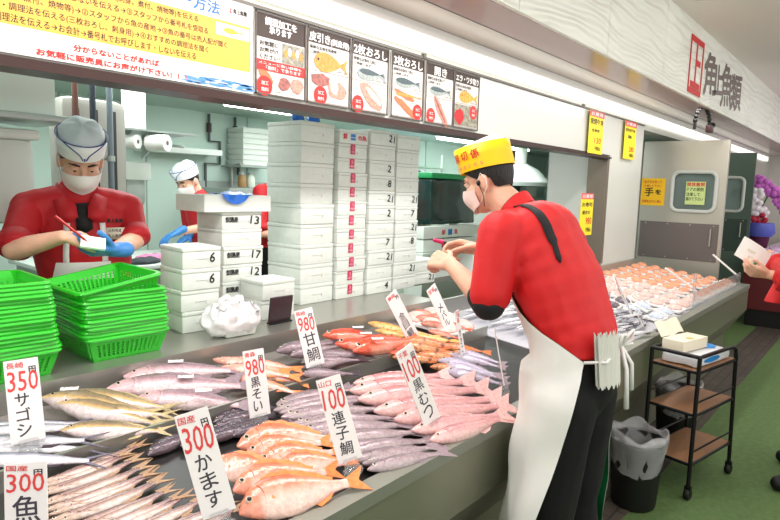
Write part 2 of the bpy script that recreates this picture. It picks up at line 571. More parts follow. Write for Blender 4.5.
ORA = mat('orange fish print', (236, 140, 62), .5, noise_=.25, nscale=60)
SIL = mat('silver fish print', (150, 160, 156), .5, noise_=.3, nscale=70)
PNK = mat('pink fillet print', (206, 138, 122), .5, noise_=.3, nscale=80)
SAL = mat('salmon fillet print', (222, 112, 74), .5, noise_=.25, nscale=80)
DKF = mat('dark fish back print', (70, 88, 92), .5, noise_=.2, nscale=60)
BRH = mat('dark brown print', (56, 40, 32), .5)
GRYP = mat('photo grey print', (140, 138, 122), .5, noise_=.5, nscale=50)
MRN = mat('brown gill print', (150, 92, 84), .5, noise_=.35, nscale=70)
def blobpts(x, y, rx, ry, seed, n=14, rot=0.):
    r = random.Random(seed); o = []
    for k in range(n):
        a = 2 * pi * k / n; q = .85 + r.random() * .25
        px, py = rx * q * cos(a), ry * q * sin(a)
        o.append((x + px * cos(rot) - py * sin(rot), y + px * sin(rot) + py * cos(rot)))
    return o
def disc(x, y, rx, ry, n=22):
    return [(x + rx * cos(2 * pi * k / n), y + ry * sin(2 * pi * k / n)) for k in range(n)]
PX = [1.513, 1.785, 2.057, 2.346, 2.630, 2.900]
PW, PH = .262, .318
titles = [[('調理加工を', .18, .855, .62, .095), ('承ります', .26, .76, .44, .085)], [('皮引き', .04, .82, .46, .12), ('(刺身用)', .52, .81, .44, .1)],
          [('2枚おろし', .05, .81, .9, .14)], [('3枚おろし', .05, .81, .9, .14)], [('開き', .28, .81, .44, .14)], [('エラ・ワタ取り', .05, .82, .9, .11)]]
plab = ['white fish poster with red band, first beside the long yellow banner', 'white fish poster showing an orange sea bream above pink sashimi blocks',
        'white fish poster headed with a 2, silver fish above one pink fillet', 'white fish poster headed with a 3, dark fish above three salmon fillets',
        'narrow fish poster showing a split brown fish, fifth from the banner', 'narrow fish poster with yellow red fish and red gills, last on the right']
for i, px in enumerate(PX):
    p = thing('poster', plab[i], 'poster', (px, 1.995, 1.957), 0, 'fish preparation posters')
    w, h = PW, PH
    MB().span((0, -.008, 0), (w, 0, h)).build('board', mat('white poster board', (212, 209, 203), .25), p, 0)
    F2 = tr(0, -.0085, 0) @ FACE
    fr = MB()
    for a in ((0, 0, w, .006), (0, h - .006, w, h), (0, 0, .005, h), (w - .005, 0, w, h)):
        flat(fr, *a, t=.004)
    fr.build('frame', mat('thin dark poster frame', (84, 76, 70), .4), p, 0).matrix_local = F2
    hh = .30 if i == 0 else .2
    flat(MB(), .005, h * (1 - hh), w - .005, h - .006).build('header', BRH, p, 0).matrix_local = F2 @ tr(0, 0, .0004)
    sc = lambda items: [(t, x * w, y * h, ww * w, q * h) for t, x, y, ww, q in items]
    letters(sc(titles[i]), 'title', PAPER, p, F2 @ tr(0, 0, .0014), fat=.0022)
    L4 = F2 @ tr(0, 0, .0012)
    lay = [0]
    def pic(pts, m_, nm='fish_picture', dz=0.):
        lay[0] += 1; dz += lay[0] * .00013
        MB().prism([(a * w, b * h) for a, b in pts], .0005, L4 @ tr(0, 0, dz)).build(nm, m_, p, 0)
    def fishpic(x, y, L, H, m_, flip=False, dz=0.):
        pic(fish_outline(x, y, L, H, flip), m_, 'fish_picture', dz)
    def badge(x, y):
        pic(disc(x, y, .15, .125), RED, 'badge', .0008)
        letters(sc([('加工', x - .07, y + .01, .14, .05), ('無料', x - .07, y - .07, .14, .05)]), 'badge_lettering', PAPER, p, L4 @ tr(0, 0, .0042))
    def rule(y):
        flat(MB(), .01, y * h, w - .01, y * h + .0015).build('rule', GREYT, p, 0).matrix_local = L4
    if i == 0:
        letters(sc([('お気軽に', .08, .60, .36, .06), ('お声がけ', .08, .52, .36, .06), ('ください！', .08, .44, .38, .06)]), 'lettering', INK, p, L4, fat=.0008)
        flat(MB(), .52 * w, .44 * h, .96 * w, .68 * h).build('staff_photo', GRYP, p, 0).matrix_local = L4
        for q in range(5): pic(disc(.58 + .08 * q, .56 + .03 * (q % 2), .035, .05), PAPER if q % 2 else ORA, 'photo_detail', .0008)
        flat(MB(), .02 * w, .30 * h, .98 * w, .43 * h).build('red_band', RED, p, 0).matrix_local = L4
        letters(sc([('メニューに無い調理も', .06, .375, .85, .035), ('「無料」で承ります', .2, .315, .7, .05)]), 'lettering', PAPER, p, L4 @ tr(0, 0, .0008))
        pic(blobpts(.2, .22, .16, .07, 3, rot=-.5), SAL); pic(blobpts(.56, .17, .12, .08, 5), MRN); pic(blobpts(.82, .18, .13, .1, 6), PNK)
        badge(.17, .11); letters(sc([('※お時間をいただく場合がございます', .36, .045, .58, .03)]), 'small_print', GREYT, p, L4)
    else:
        letters(sc([('新鮮なお魚を' + ['', '刺身用', '三枚に', '二枚に', '開いて', '内臓を'][i], .06, .72, .6, .05), ('ご用意します', .06, .66, .45, .04)]), 'lettering', INK, p, L4, fat=.0005)
        rule(.44); rule(.0 + .03)
        letters(sc([('料理例・塩焼', .66, .47, .28, .03)]), 'small_print', GREYT, p, L4)
        if i == 1:
            fishpic(.14, .575, .8, .25, ORA); pic(disc(.24, .60, .02, .018), INK, 'fish_eye', .0006)
            pic(blobpts(.3, .33, .22, .09, 8), MRN); pic(blobpts(.7, .22, .24, .12, 9), PNK); pic(blobpts(.62, .25, .1, .09, 10), mat('pale fillet print', (226, 186, 172), .5), 'fish_picture', .0008); badge(.3, .12)
        if i == 2:
            fishpic(.14, .55, .82, .17, SIL); fishpic(.2, .585, .7, .08, DKF, dz=.0006)
            pic(blobpts(.55, .24, .34, .14, 12, rot=-.5), PNK); pic(blobpts(.6, .25, .26, .06, 13, rot=-.5), mat('pale fillet print', (226, 186, 172), .5), 'fish_picture', .0008); badge(.18, .1)
        if i == 3:
            fishpic(.12, .56, .8, .15, SIL); fishpic(.12, .585, .76, .09, DKF, dz=.0006)
            pic(blobpts(.42, .36, .34, .045, 14, rot=-.2), SAL); pic(blobpts(.38, .21, .3, .06, 15, rot=-.35), SAL); pic(blobpts(.55, .13, .3, .06, 16, rot=-.35), SAL)
            fishpic(.12, .37, .84, .05, ORA, dz=.0007); badge(.82, .14)
        if i == 4:
            fishpic(.14, .56, .78, .15, SIL); fishpic(.16, .58, .72, .07, DKF, dz=.0006)
            pic(blobpts(.55, .22, .38, .09, 17, rot=-.75), PNK); pic(blobpts(.52, .25, .32, .03, 18, rot=-.75), MRN, 'fish_picture', .0007); badge(.2, .13)
        if i == 5:
            fishpic(.2, .57, .74, .2, mat('yellow red fish print', (236, 160, 60), .5, noise_=.35, nscale=70)); pic(disc(.3, .59, .02, .018), INK, 'fish_eye', .0006)
            flat(MB(), .03 * w, .05 * h, .97 * w, .42 * h).build('gill_photo', GRYP, p, 0).matrix_local = L4
            pic(blobpts(.22, .2, .18, .14, 20), DRED, 'photo_detail', .0008); badge(.78, .32)

# yellow price slips
def slip(name, label, x, z, w, h, y, lines, group='yellow hanging price slips', rz=0.):
    s = thing(name, label, 'sign', (x, y, z), rz, group)
    MB().span((0, -.002, 0), (w, 0, h)).build('sheet', PY, s, 0)
    F2 = tr(0, -.0024, 0) @ FACE
    flat(MB(), 0, h * .86, w, h, .0004).build('red_header', mat('pink red print', (226, 96, 96), .5), s, 0).matrix_local = F2
    letters([('お買得', w * .1, h * .885, w * .8, h * .085)], 'lettering', PAPER, s, F2 @ tr(0, 0, .0008), fat=.001)
    letters([(t, a * w, b * h, c * w, d * h) for t, a, b, c, d in lines if not t.isdigit()], 'lettering', INK, s, F2 @ tr(0, 0, .0006), fat=.002)
    letters([(t, a * w, b * h, c * w, d * h) for t, a, b, c, d in lines if t.isdigit()], 'price_figures', RED, s, F2 @ tr(0, 0, .0006), fat=.002)
    return s
slip('price_slip', 'yellow hanging slip with bold black heading, left one on the wall rail', 4.83, 1.935, .31, .345, 1.975, [('炭焼牛角', .06, .68, .88, .14), ('生食用', .2, .5, .5, .08), ('130', .4, .24, .45, .14), ('円税込', .45, .08, .4, .09)])
slip('price_slip', 'yellow hanging slip near the white wall end, right one on the rail', 5.66, 1.935, .31, .345, 1.975, [('本日のおすすめ', .08, .72, .8, .09), ('国産', .3, .55, .3, .08), ('280', .45, .2, .4, .13), ('円税込', .5, .06, .36, .09)])
slip('price_slip', 'yellow slip hanging inside the hatch against the grey jamb', 4.9, 1.245, .27, .36, 2.03, [('お寿司', .1, .68, .8, .1), ('盛合せ', .15, .5, .6, .09), ('980', .45, .26, .45, .16), ('円税込', .5, .08, .4, .1)])

# red and grey shop lettering on the wave panels
sg = thing('shop_sign', 'red framed brush character and four grey brush characters on white wave panels', 'sign', (0, 1.425, 0))
F3 = tr(0, -.002, 0) @ FACE
fr = MB()
for a in ((5.47, 2.47, 5.89, 2.515), (5.47, 2.885, 5.89, 2.93), (5.47, 2.515, 5.495, 2.885), (5.865, 2.515, 5.89, 2.885)):
    flat(fr, *a, t=.004)
fr.build('red_frame', RED, sg, 0).matrix_local = F3
letters([('上', 5.54, 2.52, .28, .34)], 'red_character', RED, sg, F3, fat=.022)
BR = mat('grey brown brush paint', (112, 98, 96), .5)
letters([('角', 5.96, 2.53, .46, .36, 6), ('上', 6.34, 2.58, .36, .26, 6), ('魚', 6.64, 2.51, .48, .40, 6), ('類', 7.08, 2.52, .52, .36, 6)], 'brush_characters', BR, sg, F3, fat=.018)

# gooseneck clip hanging from the soffit edge
gc = thing('gooseneck_clip', 'black jointed gooseneck clamp on the soffit edge below the shop sign', 'clamp', (6.2, 1.52, 2.43))
arc = [V((.0 + .17 * (1 - cos(pi * k / 12)), -.05 * k / 12, -.12 + .14 * sin(pi * k / 12))) for k in range(13)]
ab = MB()
for k, q in enumerate(arc): ab.ell(q, (.021, .021, .021), u=8, v=6)
ab.build('beaded_arm', BLACK, gc)
MB().tube([(0, 0, -.12), (0, 0, -.2)], .014).build('stem', BLACK, gc)
MB().box((.35, -.05, -.17), (.11, .05, .07), bev=.006).build('clamp_head', mat('dark red black plastic', (58, 24, 26), .4), gc)
MB().ell((.47, -.05, -.12), (.026, .026, .026)).build('knob', BLACK, gc)
for s in (-1, 1): MB().tube([(.13, -.03, .02), (.13 + s * .05, -.05, .12)], [.016, .006]).build('jaw', BLACK, gc)

# ceiling downlights and vents
for k, (x, y) in enumerate([(4.9, 1.2), (7.2, .5), (2.6, .2), (8.4, -.8)]):
    if k in (0, 1):
        d = thing('downlight', ['round white recessed downlight near the wave panel at the top edge', 'round white recessed downlight far along the pale ceiling'][k], 'light', (x, y, 3.04))
        MB().lathe([(.085, 0), (.085, -.008), (.065, -.008), (.06, .0)], 24).build('ring', WHITE, d)
        MB().lathe([(.062, -.002), (.0, -.003)], 20).build('lens', TUBE, d)
vn = thing('ceiling_vent', 'grey slatted air vent in the pale ceiling far along the aisle', 'vent', (10.2, .9, 3.04))
vb = MB().span((-.6, -.25, -.012), (.6, .25, 0))
vb.build('frame', mat('pale grey vent frame', (196, 192, 186), .5), vn, 0)
sl = MB()
for k in range(9): sl.span((-.55, -.22 + k * .05, -.02), (.55, -.2 + k * .05, -.012))
sl.build('slats', mat('grey vent slats', (150, 148, 142), .5), vn, 0)

# ------------------------------------------------------------------ swing doors
def swing_door(name, label, x, y0, y1, z0, z1, metal, win, kick, tone):
    d = thing(name, label, 'door', (x, y0, 0))
    w = y0 - y1
    wy0, wy1, wz0, wz1 = win
    lf = MB()
    lf.span((0, -w, z0), (.045, 0, wz0)).span((0, -w, wz1), (.045, 0, z1)).span((0, -w, wz0), (.045, -(y0 - wy1), wz1)).span((0, -(y0 - wy0), wz0), (.045, 0, wz1))
    lf.build('leaf', metal, d, 0)
    yy0, yy1 = -(y0 - wy0), -(y0 - wy1)
    def rr(y0_, y1_, z0_, z1_, r):
        o = []
        for cx, cz, a0 in ((y1_ + r, z0_ + r, pi), (y0_ - r, z0_ + r, 1.5 * pi), (y0_ - r, z1_ - r, 0), (y1_ + r, z1_ - r, .5 * pi)):
            for k in range(6):
                a = a0 + k / 5 * pi / 2
                o.append(V((-.012, cx + r * cos(a), cz + r * sin(a))))
        return o
    lp = rr(yy0, yy1, wz0, wz1, .07)
    MB().tube(lp + [lp[0]], .02, 8).build('window_gasket', mat('pale grey rubber gasket', (206, 210, 206), .5), d)
    MB().span((.018, yy1, wz0), (.024, yy0, wz1)).build('window_pane', mat('greenish door glass', (150, 172, 168), .08, trans=.55), d, 0)
    # corners of the opening behind the rounded gasket
    cb = MB()
    for cy, cz, sy, sz in ((yy0, wz0, -1, 1), (yy0, wz1, -1, -1), (yy1, wz0, 1, 1), (yy1, wz1, 1, -1)):
        cb._add([(.0, cy, cz), (.0, cy + sy * .045, cz), (.0, cy, cz + sz * .045), (.04, cy, cz), (.04, cy + sy * .045, cz), (.04, cy, cz + sz * .045)], [(0, 1, 2), (3, 4, 5), (0, 1, 4, 3), (1, 2, 5, 4), (2, 0, 3, 5)])
    cb.build('corner_fillet', metal, d, 0)
    MB().span((-.006, -w + .03, kick[0]), (0, -.02, kick[1])).build('kick_panel', tone, d, 0)
    for z in (kick[0] + .02, kick[1] - .02):
        for k in range(4):
            MB().ell((-.008, -.08 - k * (w - .16) / 3, z), (.004, .008, .008), u=8, v=6).build('rivet', STEEL, d)
    hy = -w + .1
    MB().tube([(0, hy, kick[1] - .05), (-.035, hy, kick[1] - .05), (-.035, hy, kick[1] - .23), (0, hy, kick[1] - .23)], .008, 8).build('handle', STEEL, d)
    return d
DST = mat('polished door steel', (196, 194, 184), .3, .6, bump=.05, bscale=4, stretch=(1, 1, 3))
d1 = swing_door('swing_door', 'tall stainless swing door with rounded window and yellow sheet, swung open', 6.9, 2.18, 1.345, .05, 2.185, DST, (1.855, 1.434, 1.45, 1.86), (.93, 1.325), mat('grey kick panel', (120, 112, 110), .4, .3))
d2 = swing_door('swing_door', 'dark greenish swing door standing open behind the steel one', 9.0, 2.2, 1.44, .05, 2.19, mat('dark green door steel', (98, 116, 106), .35, .4), (1.93, 1.545, 1.43, 1.87), (.9, 1.33), mat('dark green kick panel', (70, 86, 78), .4, .3))
YX = Matrix(((0, 0, -1, 0), (-1, 0, 0, 0), (0, 1, 0, 0), (0, 0, 0, 1)))      # drawing facing -X, its right towards -Y
ys = thing('notice_sheet', 'square yellow notice sheet with black and red print on the steel door', 'sign', (6.895, 2.178, 1.495))
flat(MB(), 0, 0, .25, .295, .002).build('sheet', mat('golden yellow paper', (250, 200, 30), .45), ys, 0).matrix_local = YX
letters([('手', .04, .1, .09, .09), ('を', .15, .12, .06, .05)], 'lettering', INK, ys, YX @ tr(0, 0, .0026), fat=.004)
letters([('必ず手を洗って', .03, .24, .18, .03), ('入場して下さい', .03, .2, .18, .025), ('従業員以外立入禁止', .02, .03, .2, .03)], 'lettering', RED, ys, YX @ tr(0, 0, .0026), fat=.001)
gs = thing('notice_sheet', 'pale green notice with red heading behind the steel door window', 'sign', (6.888, 1.72, 1.52))
flat(MB(), 0, 0, .19, .24, .002).build('sheet', mat('pale green paper', (206, 226, 150), .5), gs, 0).matrix_local = YX
letters([('開放厳禁', .01, .19, .17, .04)], 'lettering', RED, gs, YX @ tr(0, 0, .0026), fat=.002)
letters([('ドアの開閉', .01, .14, .16, .035), ('注意して', .01, .09, .13, .035), ('開けて下さい', .01, .04, .16, .035)], 'lettering', mat('green ink', (60, 90, 50), .5), gs, YX @ tr(0, 0, .0026), fat=.0015)
# ------------------------------------------------------------------ display counters
def counter(name, label, x0, x1, upper):
    c = thing(name, label, 'counter', (x0, 0, 0))
    L = x1 - x0
    x_prism([(.985, .80), (1.045, .80), (1.045, .775), (.985, .762)], 0, L).build('front_rail', STEEL_D, c, 0)
    x_prism([(.993, .762), (1.0, .762), (1.01, .56), (1.17, .30), (1.17, .02), (1.162, .02), (1.162, .298), (.993, .555)], 0, L).build('front_panel', mat('green grey counter steel', (138, 138, 120), .34, .55, bump=.05, bscale=20, stretch=(1, 20, 20)), c, 0)
    MB().span((.05, 1.2, .0), (L - .05, 1.95, .06)).build('plinth', DARK, c, 0)
    if upper:
        x_prism([(1.05, .775), (1.605, .83), (1.605, .812), (1.05, .757)], 0, L).build('lower_tray', mat('dark tray', (52, 50, 50), .3, .2), c, 0)
        x_prism([(1.606, .81), (1.606, .885), (1.618, .885), (1.618, .81)], 0, L).build('step_lip', STEEL, c, 0)
        x_prism([(1.62, .85), (1.938, .905), (1.938, .885), (1.62, .83)], 0, L).build('upper_tray', mat('wet steel tray', (150, 144, 142), .25, .5), c, 0)
        x_prism([(1.94, .885), (1.94, .98), (2.44, .98), (2.44, .955), (1.955, .955), (1.955, .885)], 0, L).build('back_ledge', STEEL, c, 0)
    else:
        x_prism([(1.05, .775), (1.99, .87), (1.99, .85), (1.05, .755)], 0, L).build('lower_tray', mat('ice white tray', (196, 196, 204), .35), c, 0)
        x_prism([(1.972, .86), (1.972, .96), (1.992, .96), (1.992, .86)], 0, L).build('back_lip', STEEL, c, 0)
        MB().span((L - .012, 1.0, .56), (L, 1.99, .80)).build('end_panel', STEEL_D, c, 0)
    return c
counter('fish_counter', 'stepped stainless fish counter with two tray levels under the serving hatch', -.9, 2.75, True)
counter('fish_counter', 'stainless fish counter heaped with wrapped packs between trolley and white wall', 2.76, 6.48, False)
tb = thing('prep_table', 'stainless table behind the hatch carrying the stacked white foam boxes', 'table', (1.52, 2.44, 0))
MB().span((0, .003, .945), (3.8, .75, .98)).build('table_top', STEEL, tb, 0)
for x in (.05, 3.72):
    for y in (.06, .69):
        MB().tube([(x, y, 0), (x, y, .945)], .022).build('leg', STEEL_D, tb)

# ------------------------------------------------------------------ fish
def prof_interp(P, t):
    for (a, b) in zip(P, P[1:]):
        if a[0] <= t <= b[0]:
            u = (t - a[0]) / (b[0] - a[0]); u = u * u * (3 - 2 * u) * .45 + u * .55
            return [a[k] + (b[k] - a[k]) * u for k in (1, 2, 3)]
    return P[-1][1:]
# (t, top, bottom, half thickness) in body lengths
PROF = {
    'slim': [(0, .004, -.006, .004), (.08, .024, -.026, .018), (.2, .042, -.042, .032), (.32, .055, -.055, .042), (.55, .06, -.06, .045), (.75, .045, -.045, .033), (.9, .024, -.024, .016), (1, .02, -.02, .01)],
    'bream': [(0, .0, -.03, .01), (.05, .07, -.06, .035), (.14, .16, -.10, .06), (.28, .21, -.14, .075), (.45, .20, -.15, .075), (.65, .14, -.11, .055), (.85, .06, -.05, .025), (.95, .04, -.04, .015), (1, .045, -.045, .012)],
    'rock': [(0, .01, -.03, .015), (.07, .07, -.06, .05), (.18, .13, -.10, .085), (.32, .165, -.13, .095), (.5, .155, -.13, .085), (.7, .10, -.085, .055), (.88, .05, -.045, .028), (1, .045, -.045, .014)],
    'jack': [(0, .01, -.015, .01), (.06, .05, -.045, .035), (.18, .095, -.09, .065), (.35, .12, -.125, .08), (.55, .105, -.115, .075), (.75, .06, -.07, .045), (.92, .022, -.024, .018), (1, .02, -.02, .01)],
    'bass': [(0, .0, -.02, .012), (.05, .035, -.05, .03), (.15, .075, -.075, .055), (.32, .105, -.095, .075), (.5, .105, -.095, .075), (.7, .075, -.065, .05), (.9, .038, -.035, .022), (1, .038, -.038, .012)],
}
def fish_proto(kind, L, prof, body_m, fin_m, tail_m=None, fork=.5, dorsal=(.25, .85, .05), pect=True, eye=.022, bend=0., fat=1., pect_c=None, open_mouth=False, tail_h=.11):
    """lies on its side: x runs from snout to tail, y towards the back fin, z is the upper flank"""
    P = PROF[prof]
    r = thing(kind, None, None)
    n, mm = 24, 16
    tm = max(p[3] for p in P) * L
    yb = lambda t: bend * L * ((t - .45) ** 2 - .06)
    rings = []
    for i in range(n + 1):
        t = i / n; t = t ** 1.25
        a, b, w = prof_interp(P, t)
        a *= fat; b *= fat
        c, hh = (a + b) / 2, (a - b) / 2
        ring = []
        for k in range(mm):
            g = 2 * pi * k / mm
            ring.append((t * L, (c + hh * cos(g)) * L + yb(t), tm + w * L * (1 if sin(g) >= 0 else .85) * (abs(sin(g)) ** .85) * (1 if sin(g) > 0 else -1)))
        rings.append(ring)
    MB().loft(rings).build('body', body_m, r, 60)
    th = .0022
    zc = tm
    T0, B0, _ = P[-1][1:]
    y1 = yb(1)
    tl = [(.975, .035), (1.07, tail_h * .7), (1.2, tail_h * 1.15), (1.2 - .16 * fork, .0), (1.2, -tail_h * 1.15), (1.07, -tail_h * .7), (.975, -.035)]
    MB().prism([(x * L, y * L + y1) for x, y in tl], th, tr(0, 0, zc)).build('tail_fin', tail_m or fin_m, r, 0)
    a0, a1, hf = dorsal
    top = []
    base = []
    for k in range(10):
        t = a0 + (a1 - a0) * k / 9
        a = prof_interp(P, t)[0] * fat
        hgt = hf * (sin(pi * (k + .6) / 10.2) ** .5) * (.8 + .35 * (k % 2))
        top.append((t * L + .02 * L, (a + hgt) * L + yb(t))); base.append((t * L, (a - .025) * L + yb(t)))
    MB().prism(top + base[::-1], th, tr(0, 0, zc)).build('dorsal_fin', fin_m, r, 0)
    an = []
    for t, q in ((.62, -.02), (.68, .035), (.78, .03), (.85, -.01)):
        b = prof_interp(P, t)[1] * fat
        an.append((t * L, (b - q) * L + yb(t)))
    MB().prism(an, th, tr(0, 0, zc)).build('anal_fin', fin_m, r, 0)
    if pect:
        t = .27; a, b, w = prof_interp(P, t)
        z = tm + w * L * .93
        pf = [(.0, .012), (.09, .035), (.15, .02), (.15, -.005), (.08, -.02), (0, -.012)]
        MB().prism([(x * L, y * L) for x, y in pf], .0015, tr(t * L, (a + b) * .35 * L + yb(t) - .01 * L, z) @ rotm(0, 4, -14)).build('pectoral_fin', pect_c or fin_m, r, 0)
    # gill cover: a thin raised arc
    t0 = .2; pts = []
    for k in range(9):
        s = -1 + 2 * k / 8
        t = t0 + .035 * (1 - s * s) - .01
        a, b, w = prof_interp(P, t); c, hh = (a + b) / 2 * fat, (a - b) / 2 * fat
        g = s * .85
        pts.append((t * L, (c + hh * g * .9) * L + yb(t), tm + w * L * (max(0, 1 - (g * .9) ** 2) ** .5) ** .85))
    MB().tube(pts, [.0012 + .004 * L * (1 - abs(k / 4 - 1)) for k in range(9)], 6).build('gill_cover', body_m, r)
    t = .095 if prof != 'slim' else .085
    a, b, w = prof_interp(P, t); ey = ((a + b) / 2 * fat + (a - b) * fat * .16) * L + yb(t)
    ez = tm + w * L * .9
    er = eye * L
    e = MB().ell((t * L, ey, ez), (er, er, er * .45), u=12, v=6).build('eye', EYEW, r)
    MB().ell((t * L, ey, ez + er * .28), (er * .62, er * .62, er * .3), u=10, v=6).build('pupil', EYEB, e)
    if open_mouth:
        MB().ell((.012 * L, (P[0][1] + P[0][2]) / 2 * L, tm), (.02 * L, .02 * L, .014 * L), u=8, v=6).build('mouth', mat('dark mouth', (92, 48, 48), .4), r)
    for ch in r.children:
        pass
    return r
EYEW = mat('fish eye ring', (206, 196, 176), .15)
EYEB = mat('fish pupil', (14, 14, 18), .08)
FM = {
    'kamasu': mat_ramp('barracuda skin', [(.0, (232, 218, 210)), (.34, (214, 192, 182)), (.5, (178, 144, 138)), (.75, (128, 98, 100)), (1, (100, 78, 84))], rough=.22, head=((206, 180, 160), .17), coat=.3),
    'soi': mat_ramp('dark rockfish skin', [(0, (120, 104, 112)), (.4, (84, 68, 82)), (.8, (52, 42, 56)), (1, (40, 34, 44))], rough=.22, spots=((150, 134, 144), 60, .6), coat=.4, bump=.3),
    'bream': mat_ramp('pink bream skin', [(0, (248, 214, 200)), (.4, (248, 200, 188)), (.66, (242, 156, 130)), (.88, (232, 108, 70)), (1, (216, 86, 50))], rough=.22, head=((242, 132, 96), .16), coat=.3, bscale=70),
    'grey': mat_ramp('grey mauve fish skin', [(0, (206, 190, 194)), (.4, (166, 146, 152)), (.7, (132, 112, 120)), (1, (98, 82, 92))], rough=.25, coat=.3),
    'mutsu': mat_ramp('pale pink fish skin', [(0, (246, 210, 206)), (.4, (236, 178, 178)), (.7, (206, 136, 138)), (1, (150, 96, 98))], rough=.24, head=((246, 196, 192), .18), coat=.3),
    'mebaru': mat_ramp('pale violet fish skin', [(0, (214, 206, 222)), (.5, (180, 170, 196)), (1, (120, 108, 134))], rough=.25, coat=.3),
    'kasago': mat_ramp('orange brown rockfish skin', [(0, (246, 190, 140)), (.4, (226, 130, 76)), (.75, (184, 90, 48)), (1, (130, 66, 44))], rough=.25, spots=((140, 74, 46), 45, .55), coat=.3, bump=.3),
    'sagoshi': mat_ramp('silver blue mackerel skin', [(0, (240, 238, 242)), (.45, (214, 212, 222)), (.62, (150, 152, 168)), (.85, (104, 108, 124)), (1, (80, 84, 100))], rough=.16, coat=.4, bump=.05),
    'inada': mat_ramp('young yellowtail skin', [(0, (240, 228, 226)), (.4, (226, 206, 206)), (.5, (214, 178, 116)), (.62, (160, 138, 110)), (1, (108, 98, 88))], rough=.18, coat=.4, bump=.06, jitter=.05),
    'suzuki': mat_ramp('pinkish sea bass skin', [(0, (240, 220, 220)), (.38, (220, 190, 196)), (.62, (170, 136, 146)), (1, (108, 86, 98))], rough=.2, coat=.4, bscale=110, head=((222, 178, 184), .2)),
    'amadai': mat_ramp('pink tilefish skin', [(0, (252, 224, 214)), (.5, (248, 178, 160)), (.8, (236, 128, 104)), (1, (216, 110, 92))], rough=.22, coat=.4, head=((240, 160, 140), .2)),
    'grunt': mat_ramp('dark mauve fish skin', [(0, (186, 166, 172)), (.4, (140, 120, 130)), (.8, (104, 88, 98)), (1, (82, 68, 80))], rough=.22, coat=.4),
    'kinme': mat_ramp('red rockfish skin', [(0, (250, 176, 150)), (.35, (240, 110, 80)), (.7, (230, 72, 46)), (1, (206, 54, 40))], rough=.2, coat=.4, bump=.25, head=((232, 84, 56), .2)),
    'yellow': mat_ramp('yellow orange rockfish skin', [(0, (252, 220, 160)), (.4, (246, 186, 96)), (.8, (226, 140, 70)), (1, (180, 100, 56))], rough=.22, coat=.4, bump=.25, spots=((222, 120, 70), 40, .56)),
    'smallred': mat_ramp('small red fish skin', [(0, (248, 190, 170)), (.4, (236, 118, 92)), (.8, (212, 78, 60)), (1, (176, 62, 54))], rough=.22, coat=.4, bump=.25),
    'sanma': mat_ramp('saury skin', [(0, (246, 246, 250)), (.5, (214, 216, 226)), (.62, (110, 118, 146)), (1, (58, 64, 92))], rough=.15, coat=.4, bump=0., jitter=.05),
}
fin = lambda n, c: mat(n, c, .4, noise_=.2, nscale=80)
F_OR, F_DK, F_YL, F_PK, F_GR, F_RD = fin('orange fin', (240, 140, 80)), fin('dark fin', (64, 52, 62)), fin('yellow fin', (216, 176, 96)), fin('pink fin', (232, 184, 180)), fin('grey fin', (140, 122, 130)), fin('red fin', (222, 84, 56))
PROTO = {}
def proto(k):
    if k not in PROTO:
        a = dict(
            kamasu=lambda: fish_proto('barracuda', .3, 'slim', FM['kamasu'], fin('tan fin', (168, 134, 104)), None, .9, (.6, .74, .03), bend=.22, eye=.018, open_mouth=True, tail_h=.07, fat=1.15),
            soi=lambda: fish_proto('dark_rockfish', .26, 'rock', FM['soi'], F_DK, None, .15, (.25, .88, .06), eye=.024),
            bream=lambda: fish_proto('pink_bream', .27, 'bream', FM['bream'], F_OR, None, .55, (.25, .86, .045), eye=.034, fat=1.08),
            grey=lambda: fish_proto('grey_fish', .35, 'bass', FM['grey'], F_GR, None, .4, (.3, .85, .03), eye=.026, fat=.92),
            mutsu=lambda: fish_proto('pale_pink_fish', .45, 'bass', FM['mutsu'], F_PK, None, .5, (.3, .7, .03), eye=.02, fat=1.0, bend=.1),
            mebaru=lambda: fish_proto('violet_rockfish', .27, 'rock', FM['mebaru'], F_GR, None, .2, (.25, .85, .05), eye=.03, fat=.9),
            kasago=lambda: fish_proto('orange_rockfish', .27, 'rock', FM['kasago'], fin('brown orange fin', (206, 112, 60)), None, .15, (.22, .86, .07), eye=.026, fat=.85),
            sagoshi=lambda: fish_proto('spanish_mackerel', .46, 'slim', FM['sagoshi'], F_DK, fin('slate tail fin', (112, 108, 124)), 1.4, (.5, .9, .02), eye=.016, fat=1.25, tail_h=.1),
            inada=lambda: fish_proto('yellowtail', .36, 'jack', FM['inada'], fin('olive fin', (176, 160, 118)), None, 1.1, (.4, .85, .025), eye=.02, fat=1.12, tail_h=.09),
            suzuki=lambda: fish_proto('sea_bass', .42, 'bass', FM['suzuki'], F_GR, None, .5, (.32, .85, .04), eye=.022, open_mouth=True, fat=1.2),
            amadai=lambda: fish_proto('pink_tilefish', .28, 'bass', FM['amadai'], F_OR, None, .3, (.28, .88, .04), eye=.03, fat=1.1),
            grunt=lambda: fish_proto('dark_grey_fish', .29, 'rock', FM['grunt'], F_DK, None, .3, (.28, .86, .05), eye=.026, fat=.85),
            kinme=lambda: fish_proto('red_rockfish', .34, 'rock', FM['kinme'], F_RD, None, .3, (.22, .86, .06), eye=.04, open_mouth=True),
            yellow=lambda: fish_proto('yellow_rockfish', .24, 'rock', FM['yellow'], fin('yellow orange fin', (238, 170, 80)), None, .2, (.24, .86, .06), eye=.028),
            smallred=lambda: fish_proto('small_red_fish', .2, 'rock', FM['smallred'], F_RD, None, .3, (.24, .86, .06), eye=.036),
            sanma=lambda: fish_proto('silver_saury', .3, 'slim', FM['sanma'], F_DK, None, 1., (.66, .78, .02), eye=.014, pect=False, fat=.8, tail_h=.05),
        )[k]
        PROTO[k] = [a(), False]
    return PROTO[k]
